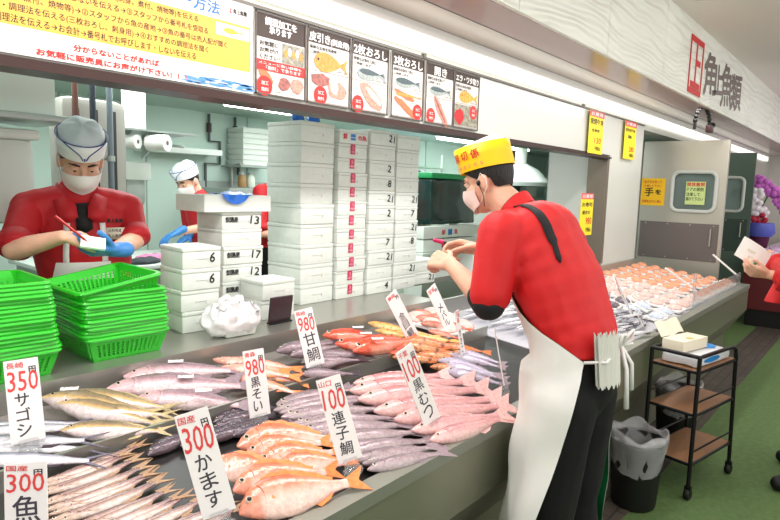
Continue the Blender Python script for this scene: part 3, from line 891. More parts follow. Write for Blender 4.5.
PLEN = dict(kamasu=.3, soi=.26, bream=.27, grey=.35, mutsu=.45, mebaru=.27, kasago=.27, sagoshi=.46, inada=.36, suzuki=.42, amadai=.28, grunt=.29, kinme=.34, yellow=.24, smallred=.2, sanma=.3)
def put_fish(k, x, y, z, yaw, L, roll, label, cat, group, pitch=0.):
    root, used = proto(k)
    s = max(.72, min(1.3, L / (PLEN[k] * (1.17 if k != 'bream' else .98))))
    if k in ('bream', 'inada', 'suzuki', 'kinme', 'mutsu'): roll += 14
    rot = (Euler((radians(roll), radians(pitch), 0)).to_matrix().to_4x4())
    rot = (Matrix.Rotation(radians(yaw), 4, 'Z') @ rot).to_euler()
    if not used:
        PROTO[k][1] = True
        root.location = (x, y, z); root.rotation_euler = rot; root.scale = (s, s, s)
        root['label'] = label; root['category'] = cat; root['group'] = group
        return root
    return dup(root, (x, y, z), rot, label, group, (s, s, s))
TRAYZ = lambda y: (.775 + .055 * (min(y, 1.6) - 1.05) / .55) if y < 1.61 else (.85 + .055 * (min(y, 1.93) - 1.62) / .32)
FISH = [
    ('kamasu', 0.585, 1.553, 0.871, 5.3, 0.163, 14),
    ('kamasu', 0.519, 1.548, 0.87, 0.5, 0.242, 14),
    ('kamasu', 0.503, 1.51, 0.867, -1.2, 0.271, 14),
    ('kamasu', 0.494, 1.468, 0.863, -1.4, 0.282, 14),
    ('kamasu', 0.486, 1.427, 0.859, -2.3, 0.288, 14),
    ('kamasu', 0.48, 1.383, 0.855, -2.0, 0.292, 14),
    ('kamasu', 0.492, 1.338, 0.851, -2.4, 0.276, 14),
    ('kamasu', 0.52, 1.295, 0.847, -3.1, 0.238, 14),
    ('kamasu', 0.55, 1.255, 0.844, -4.1, 0.197, 14),
    ('kamasu', 0.579, 1.211, 0.84, -3.6, 0.152, 14),
    ('kamasu', 0.605, 1.17, 0.836, -5.7, 0.11, 14),
    ('soi', 0.798, 1.534, 0.849, 12.6, 0.187, 14),
    ('soi', 0.959, 1.494, 0.845, 4.0, 0.155, 14),
    ('soi', 1.048, 1.591, 0.854, -1.6, 0.192, 14),
    ('soi', 1.02, 1.518, 0.848, -0.2, 0.22, 14),
    ('soi', 1.033, 1.435, 0.84, -12.3, 0.21, 14),
    ('soi', 1.14, 1.458, 0.842, -26.0, 0.242, 14),
    ('bream', 0.867, 1.346, 0.852, -50.0, 0.226, 20),
    ('bream', 0.995, 1.391, 0.856, -30.9, 0.278, 20),
    ('bream', 0.979, 1.331, 0.851, -20.5, 0.223, 20),
    ('bream', 0.981, 1.28, 0.846, -22.7, 0.218, 20),
    ('bream', 0.988, 1.22, 0.84, -26.2, 0.209, 20),
    ('bream', 0.853, 1.213, 0.84, -20.6, 0.248, 20),
    ('bream', 0.81, 1.132, 0.832, -15.5, 0.294, 20),
    ('grey', 1.271, 1.556, 0.871, -9.0, 0.33, 14),
    ('grey', 1.224, 1.512, 0.867, -16.3, 0.381, 14),
    ('grey', 1.216, 1.462, 0.862, -25.7, 0.392, 14),
    ('grey', 1.213, 1.409, 0.858, -29.6, 0.377, 14),
    ('grey', 1.201, 1.349, 0.852, -29.3, 0.378, 14),
    ('grey', 1.209, 1.276, 0.846, -28.5, 0.359, 14),
    ('grey', 1.21, 1.203, 0.839, -26.6, 0.338, 14),
    ('grey', 1.207, 1.13, 0.832, -21.4, 0.303, 14),
    ('grey', 1.206, 1.074, 0.827, -18.2, 0.26, 14),
    ('mutsu', 1.6, 1.507, 0.877, -24.4, 0.441, 14),
    ('mutsu', 1.526, 1.456, 0.872, -26.7, 0.549, 14),
    ('mutsu', 1.491, 1.384, 0.865, -27.0, 0.56, 14),
    ('mutsu', 1.475, 1.294, 0.857, -26.0, 0.542, 14),
    ('mutsu', 1.483, 1.211, 0.85, -23.9, 0.493, 14),
    ('mutsu', 1.473, 1.127, 0.842, -20.7, 0.416, 14),
    ('mutsu', 1.475, 1.056, 0.836, -11.3, 0.288, 14),
    ('mebaru', 2.252, 1.479, 0.864, -75.1, 0.234, 14),
    ('mebaru', 2.073, 1.447, 0.861, -74.5, 0.287, 14),
    ('mebaru', 1.999, 1.358, 0.853, -70.1, 0.261, 14),
    ('kasago', 1.954, 1.606, 0.874, -47.9, 0.275, 14),
    ('kasago', 2.093, 1.675, 0.874, -47.0, 0.324, 14),
    ('kasago', 2.003, 1.438, 0.86, -53.0, 0.219, 14),
    ('kasago', 2.275, 1.58, 0.873, -57.9, 0.234, 14),
    ('sagoshi', 0.411, 1.877, 0.954, -26.4, 0.279, 14),
    ('sagoshi', 0.395, 1.809, 0.943, -31.5, 0.359, 14),
    ('sagoshi', 0.377, 1.737, 0.932, -32.6, 0.377, 14),
    ('inada', 0.678, 1.919, 0.95, -48.2, 0.376, 14),
    ('inada', 0.695, 1.863, 0.941, -50.6, 0.347, 14),
    ('inada', 0.647, 1.719, 0.919, -27.2, 0.26, 14),
    ('suzuki', 0.942, 1.984, 0.96, -27.3, 0.394, 14),
    ('suzuki', 0.846, 1.881, 0.944, -22.9, 0.442, 14),
    ('suzuki', 0.905, 1.795, 0.931, -35.9, 0.371, 14),
    ('amadai', 1.27, 1.919, 0.95, -51.4, 0.295, 14),
    ('amadai', 1.257, 1.843, 0.938, -48.5, 0.289, 14),
    ('amadai', 1.244, 1.762, 0.926, -56.4, 0.268, 14),
    ('grunt', 1.514, 1.854, 0.94, -8.3, 0.326, 14),
    ('grunt', 1.53, 1.722, 0.919, -6.4, 0.264, 14),
    ('grunt', 1.468, 1.651, 0.908, -21.7, 0.249, 14),
    ('grunt', 1.648, 1.758, 0.925, -28.4, 0.245, 14),
    ('kinme', 1.803, 1.887, 0.955, -37.8, 0.319, 14),
    ('kinme', 1.784, 1.792, 0.94, -42.5, 0.311, 14),
    ('kinme', 1.774, 1.686, 0.924, -7.8, 0.394, 14),
    ('yellow', 2.157, 1.933, 0.952, -67.4, 0.208, 14),
    ('yellow', 2.103, 1.839, 0.938, -58.9, 0.194, 14),
    ('yellow', 2.191, 1.708, 0.917, -33.3, 0.251, 14),
    ('yellow', 2.134, 1.639, 0.907, -38.8, 0.23, 14),
    ('smallred', 2.5, 1.927, 0.961, -39.2, 0.184, 14),
    ('smallred', 2.433, 1.855, 0.95, -37.8, 0.203, 14),
    ('smallred', 2.38, 1.781, 0.939, -38.2, 0.197, 14),
    ('smallred', 2.345, 1.705, 0.927, -49.9, 0.168, 14),
    ('smallred', 2.557, 1.849, 0.949, -57.7, 0.172, 14),
    ('smallred', 2.513, 1.752, 0.934, -69.1, 0.139, 14),
]
SPEC = {
    'kamasu': ('slender pale barracuda with yellow tail in the front left row, {} from the back', 'barracudas in the front left row', 'fish'),
    'soi': ('dark spotted rockfish lying beside the pink breams, {} from the left', 'dark rockfish behind the breams', 'fish'),
    'bream': ('orange pink bream beside the hiragana price tag, {} from the back of its row', 'pink breams in a row', 'fish'),
    'grey': ('slim grey mauve fish around the red 100 tag by the rail, {} from the back', 'grey fish fanned side by side', 'fish'),
    'mutsu': ('pale pink long fish on the heap before the apron, {} from the back', 'pale pink fish heap', 'fish'),
    'mebaru': ('pale violet rockfish above the pink heap near the apron, {} from the back', 'violet rockfish', 'fish'),
    'kasago': ('orange brown mottled rockfish behind the pale pink heap, {} one counted from the left', 'orange brown rockfish', 'fish'),
    'sagoshi': ('long silver blue mackerel behind the leftmost upright tag, {} from the back', 'silver mackerels at left', 'fish'),
    'inada': ('young yellowtail with yellow flank stripe on upper tray, {} from the back', 'yellowtails on the upper tray', 'fish'),
    'suzuki': ('pinkish silver sea bass below the green basket stack, {} from the back', 'sea bass on the upper tray', 'fish'),
    'amadai': ('pink tilefish in cling film below the white plastic bag, {} from the back', 'pink tilefish', 'fish'),
    'grunt': ('dark mauve fish around the tag beside the plastic bag, {} from the back', 'dark mauve fish', 'fish'),
    'kinme': ('bright red rockfish with white stickers on upper tray, {} from the back', 'red rockfish on the upper tray', 'fish'),
    'yellow': ('yellow orange rockfish behind the bright red ones, {} from the back', 'yellow orange rockfish', 'fish'),
    'smallred': ('small red fish in the pile under the rear tags, {} from the left', 'small red fish pile', 'fish'),
}
_out = []
for a, b in zip(FISH, FISH[1:] + [None]):
    _out.append(a)
    if b and a[0] == b[0] and a[0] in ('kamasu', 'grey', 'soi', 'grunt', 'kasago', 'yellow', 'sagoshi', 'suzuki', 'inada', 'amadai', 'mebaru'):
        o = .04 if a[0] in ('suzuki', 'inada', 'amadai', 'yellow') else .012
        _out.append((a[0], (a[1] + b[1]) / 2 + o, (a[2] + b[2]) / 2 + o * .3, 0, (a[4] + b[4]) / 2 + 3, (a[5] + b[5]) / 2, a[6] - 4))
FISH = _out
cnt = {}
HZ = {'kamasu': .012, 'soi': .0, 'bream': .028, 'grey': .012, 'mutsu': .02, 'mebaru': .03, 'kasago': .025, 'sagoshi': .02, 'inada': .02, 'suzuki': .015, 'amadai': .02, 'grunt': .02, 'kinme': .03, 'yellow': .02, 'smallred': .03}
for k, x, y, z, yaw, L, roll in FISH:
    i = cnt.get(k, 0); cnt[k] = i + 1
    lab, grp, cat = SPEC[k]
    # the far end must clear the tray too
    ye = y + L * sin(radians(yaw))
    za, zb_ = TRAYZ(y) + HZ[k], TRAYZ(ye) + HZ[k]
    pitch = -math.degrees(atan2(zb_ - za, L))
    put_fish(k, x, y, za + .002 * (i % 3), yaw, L, roll, lab.format(ORD[i]), cat, grp, pitch)
# ------------------------------------------------------------------ price tags on clear clips
CLEAR = mat('clear plastic', (236, 240, 242), .08, trans=.85, alpha=.6)
CARD = mat('white price card', (246, 242, 241), .45)
def price_tag(label, base, h, face, roll, w, chars, top, pink=True, lean=12):
    t = thing('price_tag', label, 'price tag', base, 0, 'handwritten price tags', rot=None)
    t.rotation_euler = (Matrix.Rotation(radians(-face), 4, 'Z') @ Matrix.Rotation(radians(roll), 4, 'Y') @ Matrix.Rotation(radians(-lean), 4, 'X')).to_euler()
    b = MB(); b.span((-w / 2, -.0015, 0), (w / 2, .0015, h)); b.build('card', CARD, t, 0)
    F2 = tr(0, -.002, 0) @ FACE
    MB().span((-w * .3, -.012, -.035), (w * .3, .012, .008), bev=.005).ell((0, 0, -.03), (w * .42, .022, .018)).build('clip', CLEAR, t)
    n = len(chars); y1 = h * (.60 if top else .92)
    ch = min(w * .80, (y1 - h * .06) / max(1, n))
    items = []
    for i, c in enumerate(chars):
        items.append((c, -w * .22 - (w * .1 if n < 3 else w * .06), y1 - (i + 1) * ch + ch * .1, ch * .82, ch * .84, RND.uniform(-7, 7)))
    letters(items, 'brush_characters', mat('grey black brush ink', (66, 62, 72), .6), t, F2, fat=.0007)
    red = []
    if top:
        for tx, x, y, ww, hh in top:
            red.append((tx, (x - .5) * w, y * h, ww * w, hh * h, RND.uniform(-6, 2)))
        letters(red, 'red_price', mat('light red brush ink', (226, 72, 72), .6), t, F2 @ tr(0, 0, .0003), fat=.0004)
        letters([('円', w * .2, h * .83, w * .2, h * .07)], 'yen_mark', INK, t, F2 @ tr(0, 0, .0006), fat=.0008)
    return t
def hdr(p, d='国産'): return [(d, .06, .90, .5, .07), (p, .06, .62, .88, .24)]
price_tag('white price tag with violet katakana standing among silver mackerels, leftmost upright one', (.552, 1.673, .915), .215, 15, -2.1, .078, 'サゴシ', hdr('350', '長崎'))
price_tag('white price tag cut off by the left edge with big red figures', (.418, 1.30, .86), .155, 45, -4.9, .085, '魚', hdr('300'))
price_tag('large white price tag with red 300 and hiragana before the breams', (.756, 1.119, .845), .245, 30, -14.4, .075, 'かます', hdr('300', '国産'))
price_tag('white price tag with black brush characters in the middle behind the breams', (1.146, 1.474, .872), .21, 10, -1.0, .072, '黒そい', hdr('980', '青森'))
price_tag('white price tag between plastic bag and red fish, two bold characters', (1.541, 1.645, .915), .222, 20, -9.8, .075, '甘鯛', hdr('980', '長崎'))
price_tag('white price tag with red 100 above grey fish at the front rail', (1.164, 1.095, .842), .24, 35, -14.8, .07, '連子鯛', hdr('100', '山口'))
price_tag('white price tag standing on the pale pink fish, brush hiragana', (1.54, 1.085, .845), .275, 5, -19.6, .075, '黒むつ', hdr('100', '千葉'))
price_tag('white tilted price tag among yellow and small red fish at back', (2.176, 1.66, .905), .255, 0, -28, .078, '金目鯛', [('静岡', .1, .9, .6, .07)])
price_tag('white tilted price tag nearest the worker hands at the back', (2.475, 1.66, .905), .25, 0, -27, .074, 'メバル', [('宮城', .1, .88, .6, .09)])
price_tag('white price tag with red header behind the violet rockfish', (2.2, 1.40, .875), .2, -20, 1.4, .07, 'かさご', [('下田', .1, .86, .8, .12), ('産', .2, .74, .5, .1)])
price_tag('white price tag leaning right in front of the white apron', (2.05, 1.111, .842), .225, -30, 20, .07, 'うち', hdr('580', '北海'))

# white stickers on fish flanks
def sticker(label, p, yaw, w=.05, h=.028):
    s = thing('price_sticker', label, 'sticker', p, radians(yaw), 'small white stickers on fish')
    MB().grid(lambda u, v: ((u - .5) * w, (v - .5) * h, .004 * (1 - ((v - .5) * 2) ** 2)), 5, 7).build('label_paper', PAPER, s)
    letters([('鮮魚', -.018, -.006, .02, .008), ('480', .004, -.006, .014, .008)], 'print', GREYT, s, tr(0, 0, .0045))
for k, (q, lab) in enumerate((((1.10, 1.89, .972), 'white sticker on the rearmost sea bass'), ((1.06, 1.76, .955), 'white sticker on the middle sea bass'), ((1.05, 1.64, .94), 'white sticker on the front sea bass'),
        ((.74, 1.88, .962), 'white sticker on the rear yellowtail back'), ((.77, 1.66, .94), 'white sticker on the front yellowtail flank'), ((1.94, 1.80, .975), 'white sticker on the rearmost red rockfish'), ((1.90, 1.715, .97), 'white sticker on the middle red rockfish'), ((1.88, 1.63, .965), 'white sticker on the front red rockfish'))):
    sticker(lab, q, -35)


# ------------------------------------------------------------------ packs and fish on the right counter
FILM = mat('cling film', (238, 240, 246), .1, trans=.7, alpha=.35)
TRAYW = mat('white foam tray', (240, 240, 238), .5)
rz_ = lambda y: .775 + .095 * (y - 1.05) / .94
def pack(name, label, cat, group, x, y, size, tilt, items, itm_m, kind):
    p = thing(name, label, cat, (x, y, (TRAYZ(y) if x < 2.75 else rz_(y)) + .012), 0, group)
    p.rotation_euler = (radians(tilt), 0, RND.uniform(-.12, .12))
    w, d = size
    t = MB()
    t.box((0, 0, .008), (w, d, .016), bev=.004)
    t.build('tray', TRAYW, p, 0)
    c = MB(); r = random.Random(int(x * 1000 + y * 77))
    for k in range(items):
        cx = (k - (items - 1) / 2) * w * .8 / items
        if kind == 'fillet':
            c.ell((cx, r.uniform(-.01, .01), .024), (w * .42 / items, d * .42, .016 + r.random() * .008), rotm(0, 0, r.uniform(-14, 14)), 10, 6)
        else:
            c.tube([(cx, -d * .4, .02), (cx + .005, 0, .026), (cx, d * .4, .02)], [.004, w * .36 / items, .003], 8)
    c.build('fish_fillet' if items == 1 else 'fish_portion', itm_m, p)
    return p
ORF = mat('orange pink fillet', (244, 164, 128), .3, noise_=.22, nscale=40, coat=.3)
PKF = mat('pink white fillet', (240, 196, 188), .3, noise_=.25, nscale=45, coat=.3)
DKP = mat('dark skinned fillet', (112, 100, 112), .28, noise_=.4, nscale=50, coat=.4)
BLP = mat('blue white ice bag', (206, 216, 232), .2, noise_=.25, nscale=40)
PACKP = {}
def put_pack(kind, x, y, label, group, cat):
    z = (TRAYZ(y) if x < 2.75 else rz_(y)) + .014
    if kind not in PACKP:
        mk = dict(orange=('salmon_pack', (.13, .11), 1, ORF, 'fillet'), pink=('fillet_pack', (.15, .12), 1, PKF, 'fillet'), dark=('whole_fish_pack', (.17, .12), 2, DKP, 'fillet'), blue=('iced_pack', (.15, .11), 2, BLP, 'fillet'))[kind]
        PACKP[kind] = pack(mk[0], label, cat, group, x, y, mk[1], 6, *mk[2:])
        return
    dup(PACKP[kind], (x, y, z + RND.uniform(0, .008)), (radians(RND.uniform(3, 22)), radians(RND.uniform(-8, 8)), RND.uniform(-.3, .3)), label, group)
r = random.Random(21)
for r_ in range(6):
    for c_ in range(7):
        x = 5.30 + r_ * .19; y = 1.14 + c_ * .128
        put_pack('orange', x, y, f'orange fillet pack, {ORD[c_]} from the aisle in row {r_ + 1} counted from the pink packs', 'orange fillet packs', 'fish pack')
for r_ in range(4):
    for c_ in range(7):
        x = 4.52 + r_ * .19; y = 1.14 + c_ * .128
        put_pack('pink', x, y, f'pink white fillet pack, {ORD[c_]} from the aisle in row {r_ + 1} towards the orange packs', 'pink fillet packs', 'fish pack')
for r_ in range(2):
    for c_ in range(6):
        x = 4.10 + r_ * .21; y = 1.14 + c_ * .15
        k = 'blue' if c_ < 2 else 'dark'
        put_pack(k, x, y, (f'blue white iced pack, {ORD[c_]} from the aisle, {["near","far"][r_]} row beside the rail' if k == 'blue' else f'dark skinned fish pack, {ORD[c_]} from the aisle, {["near","far"][r_]} row before the pink packs'), 'iced blue packs' if k == 'blue' else 'dark fish packs', 'fish pack')
for k in range(64):
    col_, row_ = k % 4, k // 4
    x = 2.86 + col_ * .25 + r.uniform(-.05, .05); y = 1.12 + row_ * .05 + r.uniform(-.012, .012)
    put_fish('sanma', x, y, rz_(y) + .012 + r.uniform(0, .03), r.uniform(-24, 6), .37, r.uniform(0, 24),
             f'slim silver saury, {ORD[row_]} from the aisle in the {["nearest", "second", "third", "farthest"][col_]} heap beyond the worker', 'fish', 'silver sauries heaped on the right counter')
for k in range(6):
    x, y = 2.47 + (k % 2) * .15, 1.68 + (k // 2) * .1
    put_pack('pink', x, y, f'pink fish pack in cling film beside the rear tags, {ORD[k]} counted from the lip', 'pink packs beside the rear tags', 'fish pack')
def sign_board(label, p, w, h, yaw, lean, head, kind):
    s = thing('sale_sign', label, 'sign', p)
    s.rotation_euler = (Matrix.Rotation(radians(yaw), 4, 'Z') @ Matrix.Rotation(radians(kind), 4, 'Y') @ Matrix.Rotation(radians(-lean), 4, 'X')).to_euler()
    MB().span((-w / 2, -.002, 0), (w / 2, .002, h)).build('card', CARD, s, 0)
    F2 = tr(0, -.0024, 0) @ FACE
    if head:
        flat(MB(), -w / 2, h * .76, w / 2, h).build('red_header', DRED, s, 0).matrix_local = F2
        letters([('特選', -w * .4, h * .8, w * .35, h * .15), ('鮮魚', w * .02, h * .8, w * .35, h * .15)], 'header_lettering', PAPER, s, F2 @ tr(0, 0, .001), fat=.002)
        MB().prism(blobpts(0, h * .18, w * .28, h * .08, 5), .0006, F2).build('fish_picture', mat('sky blue print', (106, 176, 222), .5), s, 0)
        letters([('さんま', -w * .4, h * .5, w * .8, h * .14), ('100円', -w * .3, h * .33, w * .6, h * .12)], 'lettering', GREYT, s, F2, fat=.001)
    else:
        letters([('生', -w * .42, h * .55, w * .36, h * .36), ('秋刀魚', -w * .4, h * .3, w * .8, h * .2), ('580', -w * .2, h * .06, w * .55, h * .2)], 'red_lettering', RED, s, F2, fat=.0015)
    MB().span((-.02, -.01, -.02), (.02, .01, .0)).build('clip', CLEAR, s, 0)
sign_board('white sale sign with red header and blue picture leaning on the sauries', (3.93, 1.25, .86), .16, .24, 30, 30, True, -22)
sign_board('small white sale sign with red brush writing below the red headed one', (3.72, 1.12, .85), .15, .12, 30, 30, False, -14)
# clear dividers and price sticks
dv = thing('acrylic_divider', 'clear acrylic guard along the front of the right counter packs', 'divider', (4.72, 1.06, .79))
MB().span((0, 0, 0), (1.72, .006, .12)).build('panel', CLEAR, dv, 0)
MB().span((-.005, -.004, 0), (.012, .012, .26)).build('post', CLEAR, dv, 0)
for k, (a, b, lab) in enumerate([((5.05, 1.36, 1.03), (5.3, 1.2, .86), 'white price stick standing between the orange packs'), ((6.36, 1.30, 1.06), (6.42, 1.08, .87), 'white price stick at the far end of the orange packs')]):
    s = thing('price_stick', lab, 'stick', b)
    d = V(a) - V(b)
    MB().tube([(0, 0, 0), d], .009, 8).build('rod', PAPER, s)
    MB().box((0, 0, -.01), (.03, .02, .025)).build('clip', CLEAR, s)
# ------------------------------------------------------------------ people
SKIN = mat('warm skin', (222, 172, 146), .5, noise_=.06, nscale=30, sss=.15)
HAIR = mat('black hair', (22, 19, 18), .45, bump=.4, bscale=220, stretch=(1, 1, .2))
JACK = mat('red work jacket', (206, 24, 28), .6, noise_=.06, nscale=10, bump=.12, bscale=16)
JACKD = mat('deep red work jacket', (186, 22, 32), .6, noise_=.06, nscale=10, bump=.12, bscale=16)
TROU = mat('black work trousers', (9, 9, 11), .85, bump=.2, bscale=18)
BSHIRT = mat('black undershirt', (22, 22, 25), .7)
APW = mat('white vinyl apron', (238, 238, 234), .32, bump=.08, bscale=9)
APG = mat('green apron lining', (16, 106, 58), .5)
MASKW = mat('white face mask', (240, 236, 234), .7, bump=.15, bscale=40, stretch=(1, 1, 4))
MASKP = mat('pale pink face mask', (246, 222, 216), .7, bump=.15, bscale=40, stretch=(1, 1, 4))
GLOVE = mat('blue glove', (62, 128, 196), .4, bump=.15, bscale=40)
CAPW = mat('white paper cap', (236, 238, 240), .6)
CAPY = mat('yellow paper cap', (250, 206, 20), .45)
STRAPW = mat('white strap', (236, 234, 232), .5)
IRIS = mat('dark iris', (30, 20, 16), .1)
EYEWH = mat('eye white', (232, 226, 220), .2)

def hand_prims(w, d, n, t, curls, s=1., thumb=(.55, .75, .25), tc=.5):
    w, d, n, t = V(w), V(d).normalized(), V(n), V(t)
    n = (n - d * n.dot(d)).normalized(); t = (t - d * t.dot(d)); t = (t - n * t.dot(n)).normalized()
    P = []
    offs = (.031, .0105, -.0105, -.030); kl = (.086, .09, .086, .077)
    lens = ((.043, .026, .021), (.047, .03, .022), (.043, .028, .021), (.034, .021, .018))
    for o, l in zip(offs, kl):
        P.append(('c', w + t * o * .45 * s, .018 * s, w + d * l * s * .96 + t * o * s, .0125 * s))
    P.append(('e', w + d * .045 * s + n * .002, (.02 * s,) * 3))
    for i in range(4):
        p = w + d * kl[i] * s + t * offs[i] * s; a = 0
        for j in range(3):
            a += radians(curls[i]) * (.75, 1.1, .8)[j]
            dd = (d * cos(a) + n * sin(a)); q = p + dd * lens[i][j] * s
            P.append(('c', p, (.0098, .0088, .0078)[j] * s, q, (.0088, .0078, .0066)[j] * s)); p = q
    p = w + d * .022 * s + t * .022 * s + n * .006
    P.append(('c', w + d * .01 * s, .016 * s, p, .0155 * s))
    dd = (d * thumb[0] + t * thumb[1] + n * thumb[2]).normalized()
    for j, L in enumerate((.042, .032, .026)):
        q = p + dd * L * s; P.append(('c', p, (.0145, .0108, .0098)[j] * s, q, (.0108, .0098, .0078)[j] * s)); p = q
        dd = (dd + (d * .6 - t * .55 + n * .35) * tc).normalized()
    return P

def head_frame(c, yaw, pitch, roll=0.):
    return Matrix.Translation(V(c)) @ rotm(0, 0, yaw) @ rotm(-pitch, 0, 0) @ rotm(0, roll, 0)

def head_prims(H, neck):
    R3 = H.to_3x3().to_4x4()
    e = lambda c, r: ('e', H @ V(c), r, R3)
    c = lambda a, ra, b, rb: ('c', H @ V(a), ra, H @ V(b), rb)
    P = [e((0, -.012, .03), (.076, .097, .086)), e((0, .012, -.03), (.065, .078, .085)), e((0, .04, -.088), (.042, .042, .03)),
         e((.036, .05, -.03), (.03, .035, .032)), e((-.036, .05, -.03), (.03, .035, .032)),
         c((0, .086, .006), .008, (0, .106, -.032), .0125), e((.013, .094, -.036), (.009, .01, .008)), e((-.013, .094, -.036), (.009, .01, .008)),
         c((-.04, .073, .026), .011, (.04, .073, .026), .011), c((-.02, .083, -.062), .008, (.02, .083, -.062), .008),
         e((.078, -.012, -.012), (.011, .021, .033)), e((-.078, -.012, -.012), (.011, .021, .033))]
    P.append(('c', H @ V((0, -.02, -.06)), .056, V(neck), .062))
    return P

def head_parts(p, H, mask_m, cap, hair_back=True):
    def put(mb, name, m, parent=p, smooth=50):
        me = mesh_of(mb); me.transform(H)
        return place_mesh(me, name, m, parent)
    for s in (-1, 1):
        ew = put(MB().ell((s * .031, .076, .006), (.0135, .012, .0085)), 'eye', EYEWH)
        put(MB().ell((s * .031, .0855, .004), (.0062, .0035, .0062), u=10, v=6), 'iris', IRIS, ew)
        put(MB().ell((s * .031, .0775, .0105), (.0155, .0135, .0085)), 'eyelid', SKIN)
        put(MB().tube([(s * .014, .091, .027), (s * .032, .09, .033), (s * .052, .074, .028)], [.003, .0045, .002], 6), 'eyebrow', HAIR)
    # hair: a shell round the back and sides of the skull
    hb = MB()
    def hfn(u, v):
        a = radians(38 + 284 * u)                         # from one temple round the back to the other
        lo = .012 if (u < .16 or u > .84) else -.042
        lo = lo if not (.16 <= u < .26 or .74 < u <= .84) else .0
        z = lo + (.10 - lo) * v
        k = sqrt(max(.02, 1 - ((z - .03) / .094) ** 2)) if z > .03 else 1 - .24 * ((.03 - z) / .075) ** 1.6
        return (sin(a) * .0795 * k, cos(a) * .101 * k - .012, z)
    hb.grid(hfn, 30, 12)
    hb.ell((0, -.012, .035), (.08, .102, .086))
    # keep only what lies behind the hairline
    bmesh.ops.bisect_plane(hb.bm, geom=hb.bm.verts[:] + hb.bm.edges[:] + hb.bm.faces[:], plane_co=(0, .04, .03), plane_no=(0, .6, -.8), clear_outer=True)
    hs = put(hb, 'hair', HAIR)
    # mask
    if mask_m:
        mb = MB()
        def pt(u, v, o):
            a = radians(78) * (u * 2 - 1)
            z = -.004 - .108 * v - .02 * abs(u * 2 - 1) * (1 - v) + .025 * abs(u * 2 - 1) * v
            f = 1.0 + .17 * sin(pi * min(1, v * 1.15 + .05)) * cos(a) ** 2 - .22 * v * v
            return ((.074 + o) * sin(a) * (1 - .14 * v), .012 + (.088 + o) * cos(a) * f + .004, z)
        mb.grid(lambda u, v: pt(u, v, .006), 21, 14)
        mb.grid(lambda u, v: pt(u, v, .003), 21, 14)
        mk = put(mb, 'face_mask', mask_m)
        for s in (-1, 1):
            put(MB().tube([(s * .076, .03, -.025), (s * .081, .01, .0), (s * .084, -.012, .026), (s * .088, -.03, .0), (s * .084, -.025, -.03), (s * .072, .03, -.088)], .0018, 5), 'ear_loop', STRAPW, mk)
    if cap == 'yellow':
        mb = MB()
        n = 40
        def ring(z, k, top):
            return [(.088 * k * sin(2 * pi * i / n), .112 * k * cos(2 * pi * i / n) - .01, z + (.012 * cos(2 * pi * i / n) if not top else .0)) for i in range(n)]
        mb.loft([ring(.045, 1.0, 0), ring(.10, 1.015, 0), ring(.143, 1.03, 0), ring(.143, .99, 0), ring(.10, .975, 0), ring(.05, .95, 0)], False)
        c = put(mb, 'paper_cap', CAPY)
        top = MB()
        top.loft([[(.083 * sin(2 * pi * i / n), .105 * cos(2 * pi * i / n) - .01, .125) for i in range(n)], [(.045 * sin(2 * pi * i / n), .095 * cos(2 * pi * i / n) - .01, .145) for i in range(n)], [(.012 * sin(2 * pi * i / n), .075 * cos(2 * pi * i / n) - .005, .168) for i in range(n)]], True)
        put(top, 'cap_crown', mat('pinkish white cap crown', (246, 226, 224), .6), c)
        def char(ch, ang, z, s, m_, nm):
            a = radians(ang)                         # 0 front, 90 his left side
            pos = V((-.0918 * sin(a), .1165 * cos(a) - .01, z + .012 * cos(a)))
            nn = V((-sin(a) / .088, cos(a) / .112, 0)).normalized()
            right = V((0, 0, 1)).cross(nn)
            Mx = Matrix((right, V((0, 0, 1)), nn)).transposed().to_4x4(); Mx.translation = pos
            o = letters([(ch, -s / 2, -s / 2, s, s)], nm, m_, c, None, fat=.0012)
            me = o.data; me.transform(H @ Mx @ tr(0, 0, .0015)); me.transform(Matrix.Translation(-V(p.location)))
        for k, ch in enumerate('親切係'):
            char(ch, 44 + k * 24, .105, .034, RED, 'cap_character')
        for k, ch in enumerate('お気軽に声を'):
            char(ch, 36 + k * 13, .063, .013, mat('pale red print', (236, 150, 90), .5), 'cap_small_character')
    if cap == 'white':
        n = 40
        mb = MB()
        def ring(z, k):
            return [(.087 * k * sin(2 * pi * i / n), .11 * k * cos(2 * pi * i / n) - .008, z + .012 * cos(2 * pi * i / n)) for i in range(n)]
        mb.loft([ring(.04, 1.0), ring(.08, 1.05), ring(.115, 1.09), ring(.115, 1.05), ring(.08, 1.0), ring(.045, .96)], False)
        c = put(mb, 'paper_cap', CAPW)
        top = MB()
        top.loft([[(k * .086 * sin(2 * pi * i / n), k * .11 * cos(2 * pi * i / n) - .008, z + .004 * sin(5 * 2 * pi * i / n)) for i in range(n)] for z, k in ((.095, 1.), (.13, .95), (.15, .75), (.158, .45), (.16, .1))], True)
        put(top, 'cap_crown', mat('pale grey cap crown', (206, 216, 220), .7, bump=.3, bscale=30), c)
        pip = mat('navy piping', (52, 62, 140), .5)
        def bp(ang, z, k=1.06):
            a = radians(ang)
            return (.087 * k * sin(a), .11 * k * cos(a) - .008, z + .012 * cos(a))
        put(MB().tube([bp(a, .118, 1.10) for a in range(0, 361, 12)], .0022, 6), 'piping', pip, c)
        for s in (-1, 1):
            put(MB().tube([bp(s * (4 + 46 * q / 8), .05 + .068 * (q / 8) ** .55, 1.02 + .09 * (q / 8) ** .55) for q in range(9)], .0022, 6), 'piping', pip, c)
        put(MB().tube([bp(0, .046, 1.02), bp(0, .06, 1.04)], .0022, 6), 'piping', pip, c)

